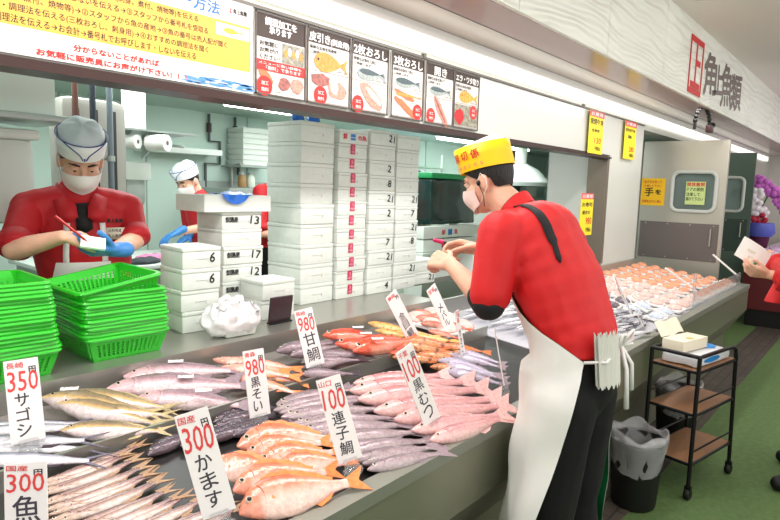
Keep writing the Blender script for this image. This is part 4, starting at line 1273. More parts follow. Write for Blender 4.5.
def cutmesh(me, cuts):
    b = bmesh.new(); b.from_mesh(me)
    for co, no in cuts:
        r = bmesh.ops.bisect_plane(b, geom=b.verts[:] + b.edges[:] + b.faces[:], plane_co=co, plane_no=no, clear_outer=True)
        ed = [e for e in r['geom_cut'] if isinstance(e, bmesh.types.BMEdge)]
        try:
            bmesh.ops.holes_fill(b, edges=ed)
        except Exception:
            pass
    b.to_mesh(me); b.free()
    return me

def lerp(a, b, t): return V(a).lerp(V(b), t)
def dense(torso):
    out = []
    for a, b in zip(torso, torso[1:]):
        for k in range(3):
            t = k / 3
            out.append((V(a[0]).lerp(V(b[0]), t), tuple(x + (y - x) * t for x, y in zip(a[1], b[1])), a[2].lerp(b[2], t)))
    return out + [torso[-1]]

def person(label, base, torso, neck, H, arms, legs, jacket_m, mask_m, cap, hem=None, sleeve=.95, cuff=True, group=None, voxel=.0055, folds=(.0028, 16, (1, 1, .5)), gloves=(False, False), lower=True, cuff_m=None, slr=1.):
    """torso: list of (centre, radii, x-tilt); arms: (shoulder, elbow, wrist, hand spec); legs: (hip, knee, ankle, toe)"""
    p = thing('person', label, 'person', base, 0, group)
    P = head_prims(H, neck)
    torso = dense(torso)
    for c, r, M_ in torso: P.append(('e', V(c), r, M_))
    for s, e, w, hs in arms:
        P += [('c', V(s), .05, V(e), .04), ('c', V(e), .041, lerp(e, w, .35), .039), ('c', lerp(e, w, .35), .039, V(w), .026), ('c', V(neck) + V((0, 0, -.02)), .045, V(s), .045)]
        P += hand_prims(w, *hs)
    for h, k, a, t in legs:
        P += [('c', V(h), .085, V(k), .058), ('c', V(k), .056, lerp(k, a, .3), .055), ('c', lerp(k, a, .3), .055, V(a), .036), ('c', V(a), .038, V(t), .032)]
    body = skin(P, voxel, 3)
    place_mesh(body, 'body', SKIN, p)
    head_parts(p, H, mask_m, cap)
    # trousers
    T = [('e', V(torso[0][0]), tuple(q + .022 for q in torso[0][1]), torso[0][2])]
    for h, k, a, t in legs:
        T += [('c', V(h), .11, V(k), .084), ('c', V(k), .084, V(a) + V((0, 0, .03)), .07)]
    tm = skin(T, .011, 4, (.008, 7, (1, 1, .5)))
    if lower: place_mesh(tm, 'trousers', TROU, p)
    # jacket
    Jt = [('e', V(c), tuple(q + .026 for q in r), M_) for c, r, M_ in torso]
    Jt.append(('c', V(neck) + V((0, 0, -.05)), .085, V(neck) + V((0, 0, -.0)), .07))
    torso_m = skin(Jt, .011, 4)
    Ja = []
    for s, e, w, hs in arms:
        e2 = lerp(s, e, sleeve)
        Ja += [('c', lerp(neck, s, .35) + V((0, 0, -.03)), .078, V(s), .074 * (.5 + slr / 2)), ('c', V(s), .078 * slr, e2, .068 * slr)]
        if sleeve >= 1: Ja += [('c', V(e), .068, lerp(e, w, sleeve - 1), .06)]
    jm = skin(Jt + Ja, .008, 4, folds)
    if hem: jm = cutmesh(jm, [(V((0, 0, hem)), V((0, 0, -1)))])
    jk = place_mesh(jm, 'jacket', jacket_m, p)
    jw = jm.copy(); jw.transform(Matrix.Translation(V(base)))
    # collar: standing band round the neck
    if cap == 'white' or cap is None:
        c0 = V(neck); ax_ = (H.translation - c0).normalized(); s0 = (H.to_3x3() @ V((1, 0, 0))).normalized(); f0 = ax_.cross(s0)
        cb_ = MB()
        for o_ in (0, -.006):
            cb_.grid(lambda u, v: c0 + ax_ * (-.055 + .06 * v) + s0 * (.082 + o_ - .006 * v) * sin(2 * pi * u) + f0 * (.078 + o_ - .004 * v) * cos(2 * pi * u), 28, 5, wrap=True)
        place_mesh(mesh_of(cb_), 'collar_band', jacket_m, jk)
    if cuff:
        for s, e, w, hs in arms:
            e2 = lerp(s, e, sleeve) if sleeve <= 1 else lerp(e, w, sleeve - 1)
            d = (V(e) - V(s)).normalized() if sleeve <= 1 else (V(w) - V(e)).normalized()
            mb = MB()
            place_mesh(mesh_of(mb.tube([e2 - d * .03, e2 + d * .015, e2 + d * .03], [.077 * slr, .08 * slr, .074 * slr], 20)), 'sleeve_cuff', cuff_m or jacket_m, jk)
    for (s, e, w, hs), g in zip(arms, gloves):
        if g:
            d = V(hs[0]).normalized()
            gp = hand_prims(w, *hs)
            gp = [(q[0], q[1], q[2] + .0022, q[3], q[4] + .0022) if q[0] == 'c' else (q[0], q[1], tuple(z + .0022 for z in q[2])) for q in gp]
            gp.append(('c', V(w) - d * .05, .033, V(w) + d * .01, .028))
            place_mesh(skin(gp, .0045, 2), 'glove', GLOVE, p)
    for h, k, a, t in legs:
        if not lower: continue
        f = (V(t) - V(a)); f.z = 0; f.normalize()
        sp = [('c', V((a[0], a[1], .055)) - f * .03, .046, V((t[0], t[1], .042)) + f * .02, .042), ('c', V((a[0], a[1], .06)), .05, V(a) + V((0, 0, .06)), .05)]
        sm = cutmesh(skin(sp, .009, 3), [(V((0, 0, .004)), V((0, 0, -1)))])
        place_mesh(sm, 'boot', BLACK, p)
    return p, jk, jw, torso_m

TILT = lambda x, z=0: rotm(0, 0, z) @ rotm(x, 0, 0)

# --- worker at the counter, seen from behind his left shoulder
base = V((1.92, .80, 0))
torsoA = [((1.92, .775, .99), (.15, .105, .13), TILT(0)), ((1.92, .785, 1.13), (.148, .105, .13), TILT(-8)), ((1.92, .855, 1.29), (.165, .118, .15), TILT(-28)), ((1.92, .935, 1.445), (.165, .105, .10), TILT(-35))]
neckA = V((1.92, 1.015, 1.515))
HA = head_frame((1.92, 1.148, 1.635), 6, 20) @ Matrix.Diagonal((.92, .92, .92, 1))
sL, sR = V((1.745, .985, 1.462)), V((2.095, .985, 1.462))
eL, wL = V((1.685, .985, 1.235)), V((1.79, 1.215, 1.335))
eR, wR = V((2.16, 1.03, 1.25)), V((2.01, 1.225, 1.372))
hL = ((.10, .85, .10), (.55, .1, -.55), (.5, -.1, .9), (62, 66, 70, 72), .98)
hR = ((-.35, .9, .12), (-.6, -.1, -.75), (-.55, -.25, .75), (38, 52, 60, 64), .98, (.75, .45, .55), .45)
armsA = [(sL, eL, wL, hL), (sR, eR, wR, hR)]
legsA = [(V((1.83, .775, .93)), V((1.82, .80, .52)), V((1.81, .75, .09)), V((1.80, .90, .045))), (V((2.01, .775, .93)), V((2.02, .79, .52)), V((2.03, .73, .09)), V((2.05, .88, .045)))]
pa, jkA, jwA, toA = person('worker in red jacket and yellow cap writing at the fish counter', base, torsoA, neckA, HA, armsA, legsA, JACK, MASKP, 'yellow', hem=1.085, sleeve=.86, cuff=False)
# black undershirt sleeve showing below the rolled sleeve
d = (eL - sL).normalized()
place_mesh(skin([('c', lerp(sL, eL, .8), .058, eL, .056), ('c', eL, .056, lerp(eL, wL, .16), .05)], .007, 3), 'undershirt_sleeve', BSHIRT, pa)
place_mesh(skin([('c', lerp(sR, eR, .8), .058, eR, .056), ('c', eR, .056, lerp(eR, wR, .16), .05)], .007, 3), 'undershirt_sleeve', BSHIRT, pa)
bvA = bvh_of(jwA)
# black piping from the collar over the shoulder blade
def seen(bv, x, y):
    d = (FW + RT * ((x - 390) / 600) - UP * ((y - 260) / 600)).normalized()
    return bv.ray_cast(V((0, 0, CAMZ)), d)[0]
pip = [q for q in (seen(bvA, *a) for a in ((510, 206), (522, 206), (535, 211), (546, 225), (554, 244), (560, 263))) if q]
place_mesh(ribbon(bvA, pip, [.008, .024, .03, .03, .018, .004], .003, n=22), 'shoulder_stripe', BSHIRT, jkA)
# collar
cm = MB(); cc = lerp(neckA, HA @ V((0, -.03, -.07)), .35)
ax = (HA @ V((0, -.03, -.06)) - neckA).normalized(); sx = V((1, 0, 0)); fy = ax.cross(sx) * -1
cm.grid(lambda u, v: cc + ax * (-.055 + .045 * v + .02 * (1 - cos(2 * pi * u)) * .5) + sx * (.078 + .004 * v) * sin(2 * pi * u) - fy * (.075 + .004 * v) * cos(2 * pi * u), 28, 5, wrap=True)
place_mesh(mesh_of(cm), 'collar', JACK, jkA)
cm = MB()
cm.grid(lambda u, v: cc + ax * (-.045 + .042 * v + .02 * (1 - cos(2 * pi * u)) * .5) + sx * .069 * sin(2 * pi * u) - fy * .067 * cos(2 * pi * u), 28, 5, wrap=True)
place_mesh(mesh_of(cm), 'collar_lining', BSHIRT, jkA)
# earphone
el = MB().ell(HA @ V((-.088, .004, -.008)), (.008, .008, .01)).tube([HA @ V((-.089, .004, -.012)), HA @ V((-.083, .0, -.06)), HA @ V((-.08, .01, -.1))], .0016, 5)
place_mesh(mesh_of(el), 'earphone', BLACK, pa)
# apron: bib, skirt and green lining
bt = bvh_of(toA, skin([('e', V((1.92, .775, .96)), (.178, .135, .16)), ('c', V((1.83, .775, .93)), .115, V((1.82, .80, .5)), .09), ('c', V((2.01, .775, .93)), .115, V((2.02, .79, .5)), .09)], .02, 2))
def apt(u, v, o):
    z = 1.34 - 1.12 * v
    k = [(1.34, -36, 36), (1.2, -62, 62), (1.08, -122, 118), (.9, -112, 112), (.45, -84, 104), (.22, -70, 100)]
    for a, b in zip(k, k[1:]):
        if b[0] - 1e-6 <= z <= a[0]:
            t = (a[0] - z) / (a[0] - b[0]); l, r = a[1] + (b[1] - a[1]) * t, a[2] + (b[2] - a[2]) * t
            break
    ph = radians(l + (r - l) * u)
    yc = .78 if z < 1.13 else .78 + (z - 1.13) * .5
    dr = V((sin(ph), cos(ph), 0))
    C_ = V((1.92, yc, z))
    hit = bt.ray_cast(C_ + dr * .6, -dr)
    q = .6 - hit[3] if hit[0] else .12
    q = max(q, 0) + .012
    if z < 1.05:
        f = min(1, (1.05 - z) / .6)
        fl = 1 / sqrt((sin(ph) / (.185 + .07 * f)) ** 2 + (cos(ph) / (.168 + .025 * f)) ** 2)
        fl += .010 * f * sin(ph * 9 + z * 3) + .006 * sin(z * 23 + ph * 4)
        q = max(q, fl)
    P_ = C_ + dr * (q - o)
    P_.y = min(P_.y, .978 - o) if z < .83 else P_.y
    return P_
ab = MB().grid(lambda u, v: apt(u, v, 0), 46, 44)
place_mesh(mesh_of(ab), 'apron', APW, pa)
apn = pa.children[-1]
ab = MB().grid(lambda u, v: apt(u, v, .004), 46, 44)
place_mesh(mesh_of(ab), 'apron_lining', APG, apn)
# strings, bow and the white mesh glove tucked at the back
bw = V((1.93, .635, 1.12))
loop = lambda s: [bw, bw + V((.02 * s, -.02, .04)), bw + V((.05 * s, -.02, .045)), bw + V((.055 * s, -.015, .01)), bw]
st = MB().tube([apt(0, .232, 0), V((1.80, .63, 1.09)), bw], .0055, 6).tube([apt(1, .232, 0), V((2.06, .64, 1.1)), bw], .0055, 6)
st.tube(loop(-1), .006, 6).tube(loop(1), .006, 6).tube([bw, bw + V((-.02, -.03, -.07)), bw + V((-.01, -.035, -.2))], [.006, .007, .009], 6).tube([bw, bw + V((.025, -.03, -.06)), bw + V((.04, -.03, -.15))], [.006, .007, .009], 6)
place_mesh(mesh_of(st), 'apron_string', STRAPW, apn)
gm = MB()
gm.grid(lambda u, v: V((1.775 + .10 * u + .02 * v, .625 - .012 * sin(pi * u) + .03 * (1 - u) - .01 * v, 1.175 - .17 * v + .008 * cos(u * pi * 10))), 24, 10)
gm.grid(lambda u, v: V((1.775 + .10 * u + .02 * v, .637 - .012 * sin(pi * u) + .03 * (1 - u) - .01 * v, 1.175 - .17 * v + .008 * cos(u * pi * 10))), 24, 10)
place_mesh(mesh_of(gm), 'work_cloth', mat('ribbed white cloth', (214, 214, 206), .8, bump=.6, bscale=60, stretch=(3, 1, .2)), pa)
# pink pen in his right hand
R_ = hand_prims(wR, *hR)
pen = thing('marker_pen', 'pink capped marker pen held up in the right hand of the yellow capped worker', 'pen', wR + V((-.055, .135, .02)))
MB().tube([(.05, -.065, -.022), (.0, .0, .0)], .0065, 10).build('barrel', mat('dark pen barrel', (40, 28, 34), .35), pen)
MB().tube([(.0, .0, .0), (-.022, .028, .008), (-.026, .034, .01)], [.0085, .0085, .005], 10).build('cap', mat('magenta pen cap', (206, 36, 96), .35), pen)

# --- worker behind the hatch writing on a note
def PT(x, y, Y):                           # a point at depth Y seen at a place of the 780x520 frame, used once to read off joint positions
    d = FW + RT * ((x - 390) / 600) - UP * ((y - 260) / 600)
    return V((0, 0, CAMZ)) + d * (Y / d.y)
baseB = V((1.14, 2.66, 0))
hBc = PT(81, 160, 2.57)
neckB = hBc + V((.012, .075, -.125))
torsoB = [(V((1.13, 2.66, 1.0)), (.16, .11, .14), TILT(0, -14)), (V((1.13, 2.66, 1.16)), (.155, .11, .14), TILT(0, -14)), (V((1.12, 2.65, 1.31)), (.17, .115, .14), TILT(5, -14)), (V((1.11, 2.645, 1.43)), (.17, .10, .085), TILT(8, -14))]
HB = head_frame(hBc, 163, 34)
sR_, sL_ = neckB + V((-.175, .04, -.075)), neckB + V((.19, -.045, -.075))
eR_, wR_ = PT(14, 250, 2.53), PT(62, 237, 2.36)
eL_, wL_ = PT(135, 240, 2.50), PT(114, 250, 2.34)
hB1 = ((.75, -.12, .0), (.35, .2, -.9), (.1, -.9, .3), (30, 44, 55, 60), .95, (.8, .45, .35), .35)
hB2 = ((-.85, -.1, .02), (.0, .35, .9), (-.1, -.9, .3), (30, 32, 34, 36), 1.0, (.6, .7, .4), .3)
pb, jkB, jwB, toB = person('worker in red jacket and white cap writing a note behind the green baskets', baseB, torsoB, neckB, HB, [(sR_, eR_, wR_, hB1), (sL_, eL_, wL_, hB2)],
    [(V((1.04, 2.66, .95)), V((1.03, 2.66, .52)), V((1.03, 2.68, .09)), V((1.0, 2.55, .045))), (V((1.22, 2.66, .95)), V((1.22, 2.66, .52)), V((1.23, 2.68, .09)), V((1.22, 2.55, .045)))],
    JACKD, MASKW, 'white', hem=1.05, sleeve=.86, gloves=(False, True), slr=.84)
bvB = bvh_of(toB)
F_ = V((-.25, -.97, 0)); S_ = V((.97, -.25, 0))
def onB(s, z):
    q = neckB + S_ * s + F_ * .4 + V((0, 0, z))
    h = bvB.ray_cast(q, -F_)
    return (h[0] + F_ * .004) if h[0] else q - F_ * .3
# apron straps, bib and name badge, collar points
for s in (-.06, .075):
    place_mesh(ribbon(bvB, [onB(s * .95, -.13), onB(s, -.2), onB(s * 1.05, -.3)], .022, .008, n=10), 'apron_strap', STRAPW, pb)
bib = MB()
def bibp(u, v, o):
    p_ = onB((u - .5) * (.2 + .16 * v), -.29 - .45 * v)
    return p_ + F_ * (.012 - o)
bib.grid(lambda u, v: bibp(u, v, 0), 14, 16)
bib.grid(lambda u, v: bibp(u, v, .004), 14, 16)
place_mesh(mesh_of(bib), 'apron', APW, pb)
bpos = onB(.125, -.175)
if bpos:
    bd = MB(); X_ = S_; Zx = V((0, 0, 1)); Mx = Matrix((X_, Zx, -X_.cross(Zx) * -1)).transposed().to_4x4(); Mx.translation = bpos + F_ * .012
    bd.box((0, 0, 0), (.085, .05, .003), Mx)
    bo = place_mesh(mesh_of(bd), 'name_badge', mat('cream badge', (232, 222, 204), .4), jkB)
    lo = letters([('人材育成', -.03, .006, .05, .013), ('角上魚類', -.035, -.017, .06, .014)], 'badge_lettering', GREYT, bo, None, fat=.0006)
    lo.data.transform(Mx @ tr(0, 0, .0025)); lo.data.transform(Matrix.Translation(-baseB))
    lo2 = letters([('角上魚類', -.035, .045, .062, .016)], 'chest_lettering', BSHIRT, jkB, None, fat=.0012)
    lo2.data.transform(Mx @ tr(0, 0, .0)); lo2.data.transform(Matrix.Translation(-baseB))
for s in (-1, 1):
    q = [neckB + S_ * (s * .085) + V((0, 0, .01)), neckB + S_ * (s * .08) + F_ * .05 + V((0, 0, -.015)), onB(s * .055, -.07), onB(s * .05, -.125)]
    place_mesh(ribbon(bvB, q, [.05, .06, .07, .02], .012, thick=.006, n=14), 'collar', JACKD, jkB)
place_mesh(ribbon(bvB, [onB(.0, -.05), onB(.004, -.10), onB(.006, -.17)], [.09, .06, .01], .006, n=10), 'undershirt', BSHIRT, jkB)
nt_ = thing('note_pad', 'small white note held in blue glove by the white capped worker', 'note', PT(93, 243, 2.26))
MB().box((0, 0, 0), (.085, .06, .012), rotm(38, 10, -20), .003).build('pad', PAPER, nt_, 0)
pn = thing('pen', 'thin red pen in the bare hand of the white capped worker', 'pen', PT(84, 239, 2.245))
MB().tube([(-.095, .0, .085), (.0, 0, 0), (.012, 0, -.01)], [.0045, .0045, .0015], 8).build('barrel', mat('red pen barrel', (196, 40, 44), .35), pn)

# --- second kitchen worker, in profile at the back
baseC = V((2.98, 4.55, 0))
hCc = PT(188, 181, 4.5)
neckC = hCc + V((.085, .0, -.115))
torsoC = [(V((2.99, 4.55, 1.0)), (.11, .16, .14), TILT(0)), (V((2.98, 4.55, 1.16)), (.11, .155, .14), TILT(0)), (V((2.94, 4.55, 1.31)), (.12, .165, .13), TILT(0)), (V((2.91, 4.55, 1.39)), (.10, .165, .08), TILT(0))]
HC = head_frame(hCc, 100, 30)
sa, sb = neckC + V((.03, -.18, -.08)), neckC + V((.03, .18, -.08))
wa = PT(178, 232, 4.35); wb = PT(190, 236, 4.6)
person('worker in white cap and blue gloves reaching down at the back table', baseC, torsoC, neckC, HC,
    [(sa, PT(213, 226, 4.35), wa, ((-.8, .1, -.35), (0, 0, -1), (0, .9, 0), (18, 20, 22, 24), 1.0)), (sb, V((2.95, 4.78, 1.14)), wb, ((-.8, -.1, -.3), (0, 0, -1), (0, -.9, 0), (18, 20, 22, 24), 1.0))],
    [(V((2.99, 4.46, .95)), V((2.98, 4.46, .5)), V((3.0, 4.46, .09)), V((2.88, 4.46, .045))), (V((2.99, 4.64, .95)), V((2.98, 4.64, .5)), V((3.0, 4.64, .09)), V((2.88, 4.64, .045)))],
    JACKD, MASKW, 'white', hem=1.05, sleeve=.86, gloves=(True, True), voxel=.007)
# --- third kitchen worker, almost wholly behind the tall boxes
hD = PT(279, 172, 4.6)
nD = hD + V((.02, .06, -.12))
person('worker in red jacket glimpsed between the box stacks, mostly hidden', V((hD.x, 4.6, 0)), [(V((hD.x, 4.62, 1.0)), (.16, .11, .14), TILT(0)), (V((hD.x, 4.62, 1.16)), (.155, .11, .14), TILT(0)), (V((hD.x, 4.62, 1.31)), (.17, .115, .13), TILT(0)), (V((hD.x, 4.62, 1.4)), (.17, .10, .08), TILT(0))], nD,
    head_frame(hD, 170, 25), [(nD + V((-.19, 0, -.08)), V((hD.x - .25, 4.55, 1.14)), V((hD.x - .12, 4.4, 1.12)), ((.6, -.6, 0), (0, 0, -1), (0, -.6, .3), (30, 30, 30, 30), 1.)), (nD + V((.19, 0, -.08)), V((hD.x + .25, 4.55, 1.14)), V((hD.x + .12, 4.4, 1.12)), ((-.6, -.6, 0), (0, 0, -1), (0, -.6, .3), (30, 30, 30, 30), 1.))],
    [(V((hD.x - .09, 4.62, .95)), V((hD.x - .09, 4.62, .5)), V((hD.x - .09, 4.62, .09)), V((hD.x - .09, 4.5, .045))), (V((hD.x + .09, 4.62, .95)), V((hD.x + .09, 4.62, .5)), V((hD.x + .09, 4.62, .09)), V((hD.x + .09, 4.5, .045)))],
    JACKD, MASKW, 'white', hem=1.0, sleeve=.86, voxel=.008)

# --- person at the right edge, only forearms and a shoe in the frame
hE = V((4.02, .30, 1.60)); nE = hE + V((.04, -.06, -.12))
wE1, wE2 = PT(766, 274, .52), PT(775, 262, .62)
fe = V((-.5, .86, 0))
person('person in red sleeves reaching in from the right edge with a paper', V((4.05, .22, 0)), [(V((4.08, .2, .98)), (.15, .12, .14), TILT(0, 30)), (V((4.08, .2, 1.14)), (.15, .12, .14), TILT(0, 30)), (V((4.07, .22, 1.3)), (.165, .12, .13), TILT(0, 30)), (V((4.06, .24, 1.4)), (.165, .10, .08), TILT(0, 30))], nE,
    head_frame(hE, 30, 20), [(nE + V((-.16, -.09, -.08)), V((3.90, .20, 1.15)), wE1, ((-.6, .45, .12), (.2, .4, .5), (-.2, .1, .9), (40, 45, 50, 55), 1., (.8, .4, .3), .3)), (nE + V((.16, .09, -.08)), V((4.18, .42, 1.16)), wE2, ((-.6, .2, .1), (-.2, -.3, .5), (-.2, .1, .9), (40, 45, 50, 55), 1., (.8, .4, .3), .3))],
    [(V((4.0, .15, .93)), V((3.96, .22, .5)), V((3.93, .25, .09)), V((3.835, .335, .045))), (V((4.16, .24, .93)), V((4.22, .26, .5)), V((4.30, .24, .09)), V((4.26, .36, .045)))],
    JACK, None, None, hem=1.0, sleeve=1.72, voxel=.006)
pp = thing('paper_sheet', 'white printed sheet held up by the hands at the right edge', 'paper', PT(752, 256, .60))
PM = Matrix((RT0 * .9 + V((0, 0, -.42)), V((0, 0, .9)) + RT0 * .42, -FW)).transposed().to_4x4()
mb = MB(); mb.grid(lambda u, v: PM @ V(((u - .5) * .19, (v - .5) * .12 + .02 * (1 - u), .012 * sin(u * 3))), 8, 5); mb.grid(lambda u, v: PM @ V(((u - .5) * .19, (v - .5) * .12 + .02 * (1 - u), .012 * sin(u * 3) - .001)), 8, 5)
mb.build('sheet', PAPER, pp)
letters([('商品名', -.05, .01, .05, .014), ('本日の魚', -.03, -.02, .07, .012)], 'print', mat('faint ochre print', (206, 190, 140), .6), pp, PM @ tr(0, 0, .016))
MB().prism(blobpts(.03, -.03, .012, .01, 3), .0006, PM @ tr(0, 0, .016)).build('picture', mat('small green print', (70, 140, 90), .6), pp, 0)
# ------------------------------------------------------------------ green baskets on the ledge
GRN = mat('bright green plastic', (44, 190, 40), .3, coat=.2)
def basket_body():
    mb = MB(); h = .085
    W0, D0, W1, D1 = .118, .128, .142, .152
    def side(p0, p1, q0, q1, nx, nz):
        """p bottom edge, q top edge; bars between holes"""
        P = lambda u, v: (V(p0).lerp(V(p1), u)).lerp(V(q0).lerp(V(q1), u), v)
        us = [0] + [x for k in range(nx) for x in ((k + .25) / nx, (k + .8) / nx)] + [1]
        vs = [0, .16] + [.16 + .56 * x for k in range(nz) for x in ((k + .2) / nz, (k + .85) / nz)] + [.74, 1]
        vs = sorted(set(vs))
        for i in range(len(us) - 1):
            for j in range(len(vs) - 1):
                hole = i % 2 == 1 and us[i] > .06 and us[i + 1] < .94 and 2 <= j < len(vs) - 2 and j % 2 == 0
                if hole: continue
                mb._add([P(us[i], vs[j]), P(us[i + 1], vs[j]), P(us[i + 1], vs[j + 1]), P(us[i], vs[j + 1])], [(0, 1, 2, 3)])
    a = [(-W0, -D0, 0), (W0, -D0, 0), (W0, D0, 0), (-W0, D0, 0)]
    b = [(-W1, -D1, h), (W1, -D1, h), (W1, D1, h), (-W1, D1, h)]
    for k in range(4):
        side(a[k], a[(k + 1) % 4], b[k], b[(k + 1) % 4], 16, 5)
    mb._add(a, [(0, 1, 2, 3)])
    bmesh.ops.remove_doubles(mb.bm, verts=mb.bm.verts[:], dist=.0004)
    return mb
bk = thing('basket', 'green plastic basket', 'basket', (.76, 2.15, .98), 0, 'stacked green plastic baskets')
body = basket_body().build('body', GRN, bk, 0)
so = body.modifiers.new('wall', 'SOLIDIFY'); so.thickness = .003
bpy.context.view_layer.update()
me = bpy.data.meshes.new_from_object(body.evaluated_get(bpy.context.evaluated_depsgraph_get())); body.modifiers.clear(); body.data = me
rim = MB()
def rect(w, d, z, r=.03):
    o = []
    for cx, cy, a0 in ((w - r, d - r, 0), (-w + r, d - r, pi / 2), (-w + r, -d + r, pi), (w - r, -d + r, 1.5 * pi)):
        for k in range(5):
            a = a0 + k / 4 * pi / 2
            o.append((cx + r * cos(a), cy + r * sin(a), z))
    return o
rim.loft([rect(.140, .150, .074), rect(.150, .160, .074), rect(.153, .163, .080), rect(.150, .160, .087), rect(.140, .150, .087), rect(.140, .150, .074)], False)
rim.build('rim', GRN, bk, 30)
r = random.Random(5)
def stack(cx, cy, n, where, tilt_last):
    for k in range(n):
        pos = ('bottom one' if k == 0 else 'top one' if k == n - 1 else f'{ORD[k]} from the bottom')
        lab = f'green basket in the {where} stack, {pos}'
        loc = (cx + r.uniform(-.003, .003) - .0012 * k, cy + r.uniform(-.003, .003), .98 + .0128 * k)
        rot = (0, 0, radians(r.uniform(-2, 2) - 2))
        if tilt_last and k == n - 1:
            loc = (loc[0] - .005, loc[1], loc[2] + .022); rot = (radians(1), radians(-9), radians(1)); lab = 'green basket lying tilted on top of the right basket stack'
        if k == 0 and 'left' in where:
            bk.location = loc; bk['label'] = lab; bk.rotation_euler = rot
        else:
            dup(bk, loc, rot, lab)
stack(.615, 2.135, 18, 'left', False)
stack(1.005, 2.165, 14, 'right', True)

# ------------------------------------------------------------------ foam fish boxes
FOAM = mat('white foam box', (218, 225, 218), .75, noise_=.03, nscale=30, bump=.1, bscale=160)
MARK = mat('black marker ink', (34, 36, 36), .6)
MAG = mat('magenta label', (196, 24, 74), .45)
def foam_box(w, d, h):
    b = thing('foam_box', None, 'box', (0, 0, 0), 0, 'stacked white foam boxes')
    MB().box((w / 2, d / 2, h * .40), (w * .985, d * .985, h * .80), bev=.006).build('body', FOAM, b)
    MB().box((w / 2, d / 2, h * .895), (w, d, h * .2), bev=.005).build('lid', FOAM, b)
    nb = MB()
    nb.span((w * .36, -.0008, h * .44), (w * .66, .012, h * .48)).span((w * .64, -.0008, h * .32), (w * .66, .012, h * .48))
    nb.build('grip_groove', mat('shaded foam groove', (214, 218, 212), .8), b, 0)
    return b
NUMB = {}
def mark(b, kind, w, h):
    key = (kind, round(w, 3), round(h, 3))
    F2 = tr(0, .0004, 0) @ FACE
    if key not in NUMB:
        if kind == 'label':
            o = flat(MB(), w * .40, h * .30, w * .56, h * .98, .0012).build('magenta_label', MAG, b, 0); o.matrix_local = F2
            l = letters([('活', w * .43, h * .62, w * .1, h * .28), ('鯛', w * .43, h * .34, w * .1, h * .24)], 'label_lettering', mat('pale label print', (240, 170, 190), .5), b, F2 @ tr(0, 0, .0016))
            NUMB[key] = [o, l]
        elif kind == 'stamp':
            o = letters([('釧路産', w * .08, h * .38, w * .3, h * .3)], 'stamped_lettering', MARK, b, F2 @ tr(0, 0, .001), fat=.003)
            NUMB[key] = [o]
        elif kind == 'print':
            o2 = letters([('の魚', w * .62, h * .3, w * .3, h * .36)], 'printed_lettering', mat('red box print', (206, 60, 70), .5), b, F2 @ tr(0, 0, .001), fat=.002)
            o = letters([('鮮', w * .12, h * .3, w * .13, h * .4)], 'printed_lettering', mat('red box print', (206, 60, 70), .5), b, F2 @ tr(0, 0, .001), fat=.002)
            q = flat(MB(), w * .38, h * .28, w * .54, h * .72, .001).build('blue_emblem', BLUEI, b, 0); q.matrix_local = F2
            NUMB[key] = [o, q]
        else:
            o = letters([(kind, w * .70, h * .26, w * .09 * len(kind) + w * .04, h * .46, -8)], 'written_number', MARK, b, F2 @ tr(0, 0, .001), fat=.0015)
            NUMB[key] = [o]
        return
    for o in NUMB[key]:
        c = o.copy(); COL.objects.link(c); c.parent = b
FPROT = {}
def foam_stack(x0, x1, y, d, z0, z1, n, where, marks, yaw=0., jig=.004, sub=0):
    w = x1 - x0; h = (z1 - z0) / n
    key = (round(w, 3), round(d, 3), round(h, 4))
    for k in range(n):
        pos = 'top one' if k == n - 1 else 'bottom one' if k == 0 else f'{ORD[k]} from the bottom'
        lab = f'white foam box in {where}, {pos}'
        loc = (x0 + r.uniform(-jig, jig), y + r.uniform(-jig, jig), z0 + k * h + .0005)
        rot = (0, 0, radians(yaw + r.uniform(-.8, .8)))
        if key not in FPROT:
            b = foam_box(w, d, h); FPROT[key] = b; b.location = loc; b.rotation_euler = rot; b['label'] = lab
            proto_children = list(b.children)
        else:
            src = FPROT[key]
            b = src.copy(); COL.objects.link(b); b.location = loc; b.rotation_euler = rot; b['label'] = lab
            for ch in src.children:
                if ch.name.split('.')[0] in ('body', 'lid', 'grip_groove'):
                    c = ch.copy(); COL.objects.link(c); c.parent = b
        for mk in marks.get(k, ()):
            mark(b, mk, w, h)
foam_stack(1.30, 1.475, 2.18, .20, .98, 1.335, 4, 'the low stack beside the green baskets', {3: ('6',), 2: ('6',)}, -4)
foam_stack(1.60, 1.82, 2.335, .22, .98, 1.47, 6, 'the stack marked 13 behind the plastic bag', {5: ('stamp', '13'), 3: ('stamp', '17'), 2: ('stamp', '12'), 1: ('stamp', '13')}, -2)
ob = thing('foam_box', 'wide open foam box with blue liner on top of the stack marked 13', 'box', (1.50, 2.325, 1.4705), radians(-1), 'stacked white foam boxes')
o_ = MB()
o_.span((0, 0, 0), (.36, .24, .012)).span((0, 0, .012), (.36, .014, .075)).span((0, .226, .012), (.36, .24, .075)).span((0, .014, .012), (.014, .226, .075)).span((.346, .014, .012), (.36, .226, .075))
o_.build('body', FOAM, ob, 0)
lb = MB()
def liner(u, v, o):
    x = .10 + .15 * u + .02 * sin(v * 5)
    e = .045 * sin(pi * u) ** .7
    if v < .6: return (x, .13 - .14 * (v / .6) - o, .079 + .012 * sin(pi * u) * sin(pi * v / .6) + .003 * sin(u * 17 + v * 9) + o)
    return (x, -.012 - .003 * sin(u * 11) - o, .08 - e * (v - .6) / .4 + o * .3)
lb.grid(lambda u, v: liner(u, v, 0), 20, 14)
lb.grid(lambda u, v: liner(u, v, .0015), 20, 14)
lb.build('blue_liner', mat('blue plastic film', (38, 108, 206), .25), ob)
foam_stack(2.05, 2.285, 2.315, .27, .98, 1.925, 9, 'the tall stack with blue lumps on top', {})
